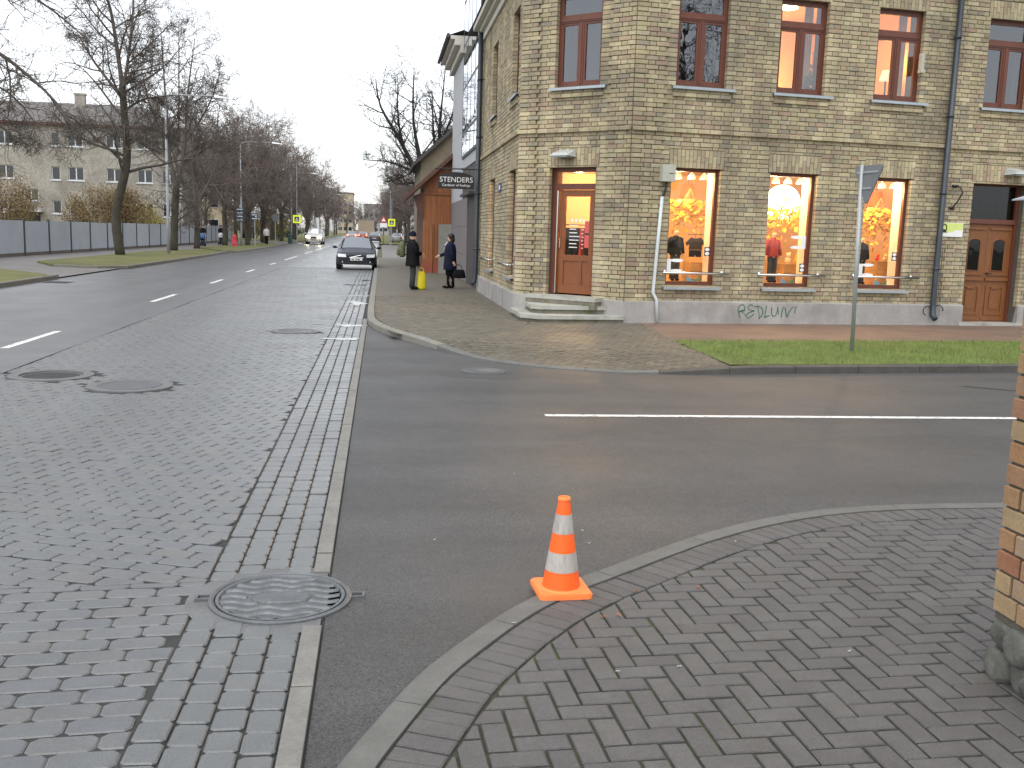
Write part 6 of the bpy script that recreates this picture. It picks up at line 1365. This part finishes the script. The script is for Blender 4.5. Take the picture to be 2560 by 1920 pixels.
def crossing_sign(x, y, lab, ph=2.9):
    t = empty('crossing_sign', (x, y, 0), label=lab, cat='sign', group='pedestrian crossing signs'); MB().tube([(x, y, 0), (x, y, 3.2 if ph < 5 else ph)], .04, 8).build('pole', 'lamp_post', t); MB().box(x - .42, x + .42, y - .07, y - .045, 2.25, 3.12).build('frame', 'sign_yellow', t); MB().box(x - .25, x + .25, y - .078, y - .0705, 2.43, 2.94).build('panel', 'sign_blue', t)
    m_ = MB(); m_.add([(x - .17, y - .08, 2.5), (x + .17, y - .08, 2.5), (x, y - .08, 2.87)], [(0, 1, 2)]); m_.build('white_triangle', 'white', t)
    m_ = MB(); m_.box(x - .015, x + .02, y - .084, y - .081, 2.6, 2.72); m_.tube([(x - .06, y - .083, 2.53), (x, y - .083, 2.62), (x + .05, y - .083, 2.53)], .012, 4); m_.build('walker', 'sign_black', t)
crossing_sign(-9.1, 111, 'yellow framed crossing sign on the left of the street', 8.5); crossing_sign(1.26, 120, 'yellow framed crossing sign on the right of the street', 5.5)
t = empty('warning_sign', (.3, 118, 0), label='red bordered warning triangle above a white plate on the right', cat='sign'); MB().tube([(.3, 118, 0), (.3, 118, 3.3)], .04, 6).build('pole', 'bin_green', t)
m_ = MB(); m_.add([(-.15, 117.94, 2.7), (.75, 117.94, 2.7), (.3, 117.94, 3.45)], [(0, 1, 2)]); m_.build('triangle', 'post_red', t); m_ = MB(); m_.add([(.05, 117.93, 2.8), (.55, 117.93, 2.8), (.3, 117.93, 3.22)], [(0, 1, 2)]); m_.build('triangle_field', 'white', t); MB().box(-.1, .7, 117.93, 117.95, 2.1, 2.6).build('plate', 'white', t)
t = empty('round_sign', (-11.2, 109, 0), label='round grey sign seen from behind left of the crossing sign', cat='sign'); MB().tube([(-11.2, 109, 0), (-11.2, 109, 3.0)], .05, 6).build('pole', 'lamp_post', t); m_ = MB(); m_.lathe([(.4, -.01), (.4, .01)], n=18); o = m_.build('disc', 'sign_back', t); o.matrix_basis = Matrix.Translation((-11.2, 108.94, 2.75)) @ Matrix.Rotation(R_(90), 4, 'X')
for k, (x, y) in enumerate(((-7.2 - .9, 150), (-7.4, 176))):
    t = empty('street_banner', (x - 1.5, y, 0), label=('nearer', 'farther')[k] + ' narrow white banner on a pole among the avenue trees', cat='banner'); MB().tube([(x - 1.5, y, 0), (x - 1.5, y, 3.4)], .06, 6).build('pole', 'lamp_post', t); m_ = MB(); m_.hexa([(x - 1.3, y - .03, 1.4), (x - .9, y - .03, 1.3), (x - .9, y, 1.3), (x - 1.3, y, 1.4), (x - 1.45, y - .03, 3.3), (x - 1.0, y - .03, 3.3), (x - 1.0, y, 3.3), (x - 1.45, y, 3.3)]); m_.build('cloth', 'white', t)
t = empty('litter_bin', (-9.9, 112, .05), label='dark green litter bin beside the left crossing sign', cat='bin'); MB().lathe([(.22, 0), (.26, .1), (.26, .85), (.28, .9)], (-9.9, 112, .05), 12).build('drum', 'bin_green', t); MB().lathe([(.29, 0), (.2, .12)], (-9.9, 112, .955), 12).build('lid', 'bin_green', t)
t = empty('thin_lamp', (1.0, 122, 0), label='plain grey lamp pole behind the right crossing sign', cat='street lamp'); MB().tube([(1.1, 122, 0), (1.1, 122, 6.5), (.4, 122, 6.7)], .06, 6).build('pole', 'lamp_post', t); MB().box(.1, .5, 121.9, 122.1, 6.62, 6.72).build('head', 'lamp_head', t)

# passers-by with prams and a distant walker
def pram(x, y, rz, lab, hood):
    t = empty('pram', (x, y, .05), rz, lab, 'pram'); mb = MB(); loft(mb, [(.5, .17, .3, 0, 0), (.62, .22, .38, 0, 0), (.75, .23, .4, 0, 0)], 12); mb.build('basket', 'cloth_black', t, inv=False)
    mb = MB(); mb.ball((0, -.12, .78), .23, .3, .3, 12, 8); mb.build('hood', hood, t, smooth=True, inv=False)
    for a in (-.2, .2):
        for b in (-.28, .28):
            m_ = MB(); m_.tube([(a - .02, b, .14), (a + .02, b, .14)], .14, 12); m_.build('wheel', 'cloth_black', t, inv=False)
    MB().tube([(-.2, .28, .14), (-.2, -.1, .5), (-.2, .55, 1.0), (.2, .55, 1.0), (.2, -.1, .5), (.2, .28, .14)], .015, 5).build('handle', 'lamp_post', t, inv=False)
pm('cloth_pale', (.55, .52, .55), .8, .1, 5); pm('cloth_blue', (.05, .13, .3), .8, .1, 5)
push = (((-.2, -.1, 1.12), (-.18, -.35, 1.05)), ((.2, -.1, 1.12), (.18, -.35, 1.05)))
figure('person', (-14.4, 83.9, .05), R_(5), 1.7, 'person in dark clothes pushing the nearer pram past the fence', 'person', 'cloth_black', 'jeans', push, .3, hair='hair_dark'); pram(-14.3, 83.1, R_(5), 'dark pram nearer to the slim tree by the fence', 'cloth_blue')
figure('person', (-14.2, 92, .05), R_(5), 1.7, 'person in dark clothes pushing the pram with the pale hood', 'person', 'cloth_black', 'jeans', push, .3, hair='hair_dark'); pram(-14.1, 91.2, R_(5), 'pram with pale grey hood right of the dark pram', 'cloth_pale')
figure('person', (-10.9, 98, .1), R_(30), 1.68, 'distant walker in a pale top among the avenue trees', 'person', 'cloth_pale', 'cloth_black', (DOWN(-1), DOWN(1)), .25, hair='hair_dark')

# ------------------------------------------------------------------ cars
pm('paint_navy', (.006, .010, .022), .28, .05, 3, spec=.35); pm('paint_white_car', (.62, .60, .55), .3, .05, 3, coat=.6); pm('paint_dark', (.03, .03, .035), .3, .05, 3, coat=.6); pm('paint_silver', (.3, .31, .32), .35, .05, 3, coat=.5, metal=.4); pm('paint_redcar', (.25, .03, .03), .3, .05, 3, coat=.6)
glass_mat('car_glass', (.12, .14, .16), .5); pm('tyre', (.015, .015, .016), .8, .2, 9); pm('rim', (.35, .36, .37), .35, .05, 5, metal=.7); pm('chrome', (.7, .72, .74), .15, .03, 3, metal=1); pm('lens', (.72, .74, .74), .15, .05, 6); pm('grille', (.01, .01, .011), .5, .1, 6); pm('plate', (.75, .75, .72), .4, .03, 6)
pm('head_on', (1, .95, .8), .3, 0, emit=(1, .82, .5), es=22); pm('tail_on', (.8, .05, .03), .3, 0, emit=(1, .12, .04), es=6); pm('tail_off', (.3, .02, .02), .3, .05, 6)
def car(name, loc, rz, paint, lab, suv=False, lights=None, grille=True, tail='tail_off', cat='car', k=1.0):
    t = empty(name, loc, rz, lab, cat)
    g = .12 if suv else 0; hh = .2 if suv else 0
    # stations front to back: y, half width, bottom, widest z, belt z, roof half width, roof edge z, top z
    S = [(0, .60, .30, .48, .60, .50, .62, .65), (.07, .76, .24, .46, .66, .60, .69, .72), (.3, .86, .21, .45, .73, .66, .765, .79), (.75, .89, .2, .45, .80, .69, .84, .865), (1.22, .90, .2, .46, .88, .70, .915, .94), (1.42, .90, .2, .46, .91, .70, .945, .975), (2.12, .90, .2, .46, .93, .585, 1.34, 1.41), (2.6, .90, .2, .46, .94, .58, 1.365, 1.435), (3.15, .90, .2, .46, .95, .575, 1.345, 1.415), (3.85, .89, .2, .46, .96, .64, 1.0, 1.03), (4.4, .85, .22, .47, .93, .66, .965, .985), (4.55, .78, .26, .5, .86, .62, .88, .9), (4.6, .66, .32, .52, .78, .52, .8, .81)]
    if suv: S = [(a, b * 1.02, c + .06, d + .1, e + .2 + (0 if a > 1.3 else .04), f * 1.08, h + .2 + (.1 if a > 1.9 else .04), i_ + .2 + (.1 if a > 1.9 else .04)) for a, b, c, d, e, f, h, i_ in S]; S[9] = (4.25, .9, .28, .56, 1.18, .62, 1.62, 1.7)
    rings = []
    for y, w_, zb, zm, ze, rw, re, zt in S: rings.append([(0, y, zb), (w_ * .86, y, zb), (w_ * .97, y, zb + .08), (w_, y, zm), (w_ * .985, y, (zm + ze) / 2), (w_ * .94, y, ze), (rw, y, re), (rw * .55, y, re + (zt - re) * .75), (0, y, zt)])
    body, top_, gl = MB(), MB(), [MB() for _ in range(4)]
    for i in range(len(S) - 1):
        for j in range(8):
            for s in (-1, 1):
                q = [rings[i][j], rings[i][j + 1], rings[i + 1][j + 1], rings[i + 1][j]]; q = [(x * s, y, z) for x, y, z in q]
                if s > 0: q = q[::-1]
                tgt = body
                if i == 5 and j >= 6: tgt = gl[0]
                elif i in (5, 6, 7, 8) and j == 5: tgt = gl[2 if s < 0 else 3]
                elif i == 8 and j >= 6: tgt = gl[1]
                elif i in (6, 7) and j >= 6: tgt = top_
                tgt.add(q, [(0, 1, 2, 3)])
    n = len(rings[0])
    for r_ in (0, -1): body.add([(x, y, z) for x, y, z in rings[r_]] + [(-x, y, z) for x, y, z in rings[r_][1:-1]][::-1], [tuple(range(2 * n - 2)) if r_ else tuple(range(2 * n - 3, -1, -1))])
    body.build('car_body', paint, t, smooth=False, inv=False)
    top_.build('roof', paint, t, inv=False)
    for m_, nm in zip(gl, ('windscreen', 'rear_window', 'side_window', 'side_window')): m_.build(nm, 'car_glass', t, inv=False)
    # dark interior tub and pillars
    MB().box(-.7, .7, 1.5, 3.7, .55, .93 + g + hh * .4).build('interior', 'cloth_black', t, inv=False)
    for s in (-1, 1):
        p = [rings[5][6], rings[6][6]]; MB().tube([(s * x, y, z) for x, y, z in p], .035, 6).build('pillar', paint, t, inv=False); p = [rings[7][5], rings[7][6]]; MB().tube([(s * x * 1.002, y, z) for x, y, z in p], .03, 5).build('pillar', paint, t, inv=False)
    R0 = .31 + (.05 if suv else 0)
    for y in (.9, 3.6):
        for s in (-1, 1):
            x1 = .905 if not suv else .925; m_ = MB(); m_.tube([(s * (x1 - .22), y, R0), (s * (x1 - .015), y, R0), (s * x1, y, R0)], [R0, R0, R0 - .03], 20); w_ = m_.build('wheel', 'tyre', t, inv=False, smooth=False)
            m_ = MB(); m_.tube([(s * x1, y, R0), (s * (x1 + .008), y, R0)], [R0 * .66, R0 * .6], 16); m_.build('rim', 'rim', w_, inv=False)
    zf = .62 + g * 1.6; zl = zf
    for s in (-1, 1):
        m_ = MB(); m_.m = Matrix.Translation((0, -.05, .02)); m_.hexa([(s * .44, -.03 + .02, zl - .08), (s * .80, .10, zl - .07), (s * .80, .3, zl - .07), (s * .44, .2, zl - .08), (s * .46, .01, zl + .05), (s * .82, .14, zl + .07), (s * .82, .3, zl + .07), (s * .46, .2, zl + .05)]) if s > 0 else m_.hexa([(-.80, .10, zl - .07), (-.44, -.01, zl - .08), (-.44, .2, zl - .08), (-.80, .3, zl - .07), (-.82, .14, zl + .07), (-.46, .01, zl + .05), (-.46, .2, zl + .05), (-.82, .3, zl + .07)])
        m_.build('headlight', lights or 'lens', t, inv=False)
        m_ = MB(); m_.hexa([(min(s * .55, s * .76), 4.42, .66 + g), (max(s * .55, s * .76), 4.42, .66 + g), (max(s * .55, s * .76), 4.615, .66 + g), (min(s * .55, s * .76), 4.615, .66 + g), (min(s * .55, s * .76), 4.42, .86 + g), (max(s * .55, s * .76), 4.42, .86 + g), (max(s * .55, s * .76), 4.6, .86 + g), (min(s * .55, s * .76), 4.6, .86 + g)]); m_.build('tail_light', tail, t, inv=False)
        m_ = MB(); m_.ball((s * 1.0, 1.62, .97 + g + hh * .5), .1, .06, .065, 10, 6); m_.box(min(s * .86, s * .96), max(s * .86, s * .96), 1.6, 1.65, .92 + g + hh * .5, .96 + g + hh * .5); m_.build('mirror', paint, t, smooth=True, inv=False)
        m_ = MB(); m_.tube([(s * .58, .01, .37 + g), (s * .58, .06, .37 + g)], .05, 12); m_.build('fog_lamp', 'lens', t, inv=False)
    m_ = MB(); m_.hexa([(-.30, -.035, .54 + g), (.30, -.035, .54 + g), (.34, .1, .54 + g), (-.34, .1, .54 + g), (-.34, -.02, .665 + g * 1.3), (.34, -.02, .665 + g * 1.3), (.36, .1, .665 + g * 1.3), (-.36, .1, .665 + g * 1.3)]); gr_ = m_.build('grille', 'grille', t, inv=False)
    if grille:
        m_ = MB(); m_.tube([(-.26, -.045, .55 + g), (.2, -.04, .66 + g * 1.3)], .013, 6); m_.build('badge_bar', 'chrome', gr_, inv=False)
        m_ = MB(); ring_p = [(-.31, -.045, .545 + g), (.31, -.045, .545 + g)]; m_.tube(ring_p, .01, 6); m_.build('trim', 'chrome', gr_, inv=False)
    m_ = MB(); m_.box(-.72, .72, .005, .12, .24 + g, .33 + g); m_.box(-.4, .4, -.01, .1, .34 + g, .42 + g); m_.build('intake', 'grille', t, inv=False)
    m_ = MB(); m_.box(-.62, .62, -.02, .05, .215 + g, .238 + g); m_.build('lip', 'chrome' if grille else paint, t, inv=False)
    o = MB().box(-.26, .26, -.055, -.037, .425 + g, .525 + g).build('number_plate', 'plate', t, inv=False)
    m_ = MB(); [m_.box(-.2 + .055 * q, -.163 + .055 * q, -.058, -.0555, .445 + g, .505 + g) for q in range(7) if q != 2]; m_.build('characters', 'grille', o, inv=False)
    MB().box(-.26, .26, 4.6, 4.625, .55 + g, .65 + g).build('number_plate', 'plate', t, inv=False)
    return t
car('parked_car', (-1.07, 44.5, 0), R_(.5), 'paint_navy', 'dark navy saloon car parked at the right kerb facing the camera', False)
car('white_car', (-7.25, 110, 0), R_(-1), 'paint_white_car', 'white car driving towards the camera with bright headlights', True, 'head_on', False)
car('dark_car', (-.9, 146.6, 0), R_(180), 'paint_dark', 'dark car parked on the right beyond the navy saloon', False, tail='tail_off')
car('silver_car', (-4.9, 175, 0), R_(180), 'paint_silver', 'silver car driving away with red tail lights on', False, tail='tail_on')
car('red_car', (-3.2, 184, 0), R_(180), 'paint_redcar', 'dark red car with tail lights on right of the silver car', False, tail='tail_on')
car('silver_car', (2.6, 150, 0), R_(175), 'paint_silver', 'pale car standing at the far right kerb beneath the trees', False)
tr = empty('box_truck', (-3.0, 205, 0), label='grey box truck far down the street behind the queue of cars', cat='truck'); pm('truck_grey', (.22, .22, .2), .6, .1, 1); pm('truck_tan', (.3, .24, .17), .7, .1, 1)
MB().box(-4.6, -1.4, 205, 211, .9, 3.6).build('box', 'truck_tan', tr); MB().box(-4.65, -1.35, 204.95, 211.05, 3.605, 3.75).build('roof', 'truck_grey', tr); MB().box(-4.4, -1.6, 211.05, 213, .7, 2.7).build('cab', 'truck_grey', tr)
for x in (-4.3, -1.9):
    for y in (206.2, 211.8): m_ = MB(); m_.tube([(x, y, .5), (x + .25, y, .5)], .5, 14); m_.build('wheel', 'tyre', tr)

pm('tar', (.03, .03, .03), .35, .2, 8)
P_ = smooth_line([(7.6, 11.9), (8.3, 11.4), (9.2, 10.95), (10.5, 10.6)], .2); Q1, Q2 = offset(P_, .02), offset(P_, -.02); n = len(P_)
MB().add([(x, y, 0) for x, y in Q1] + [(x, y, 0) for x, y in Q2], [(i, i + 1, n + i + 1, n + i) for i in range(n - 1)]).build('tar_seam', 'tar', side_road)
P_ = smooth_line([(.9, 12.3), (2.2, 12.0), (3.8, 12.05)], .2); Q1, Q2 = offset(P_, .006), offset(P_, -.006); n = len(P_)
MB().add([(x, y, 0) for x, y in Q1] + [(x, y, 0) for x, y in Q2], [(i, i + 1, n + i + 1, n + i) for i in range(n - 1)]).build('crack', 'tar', side_road)
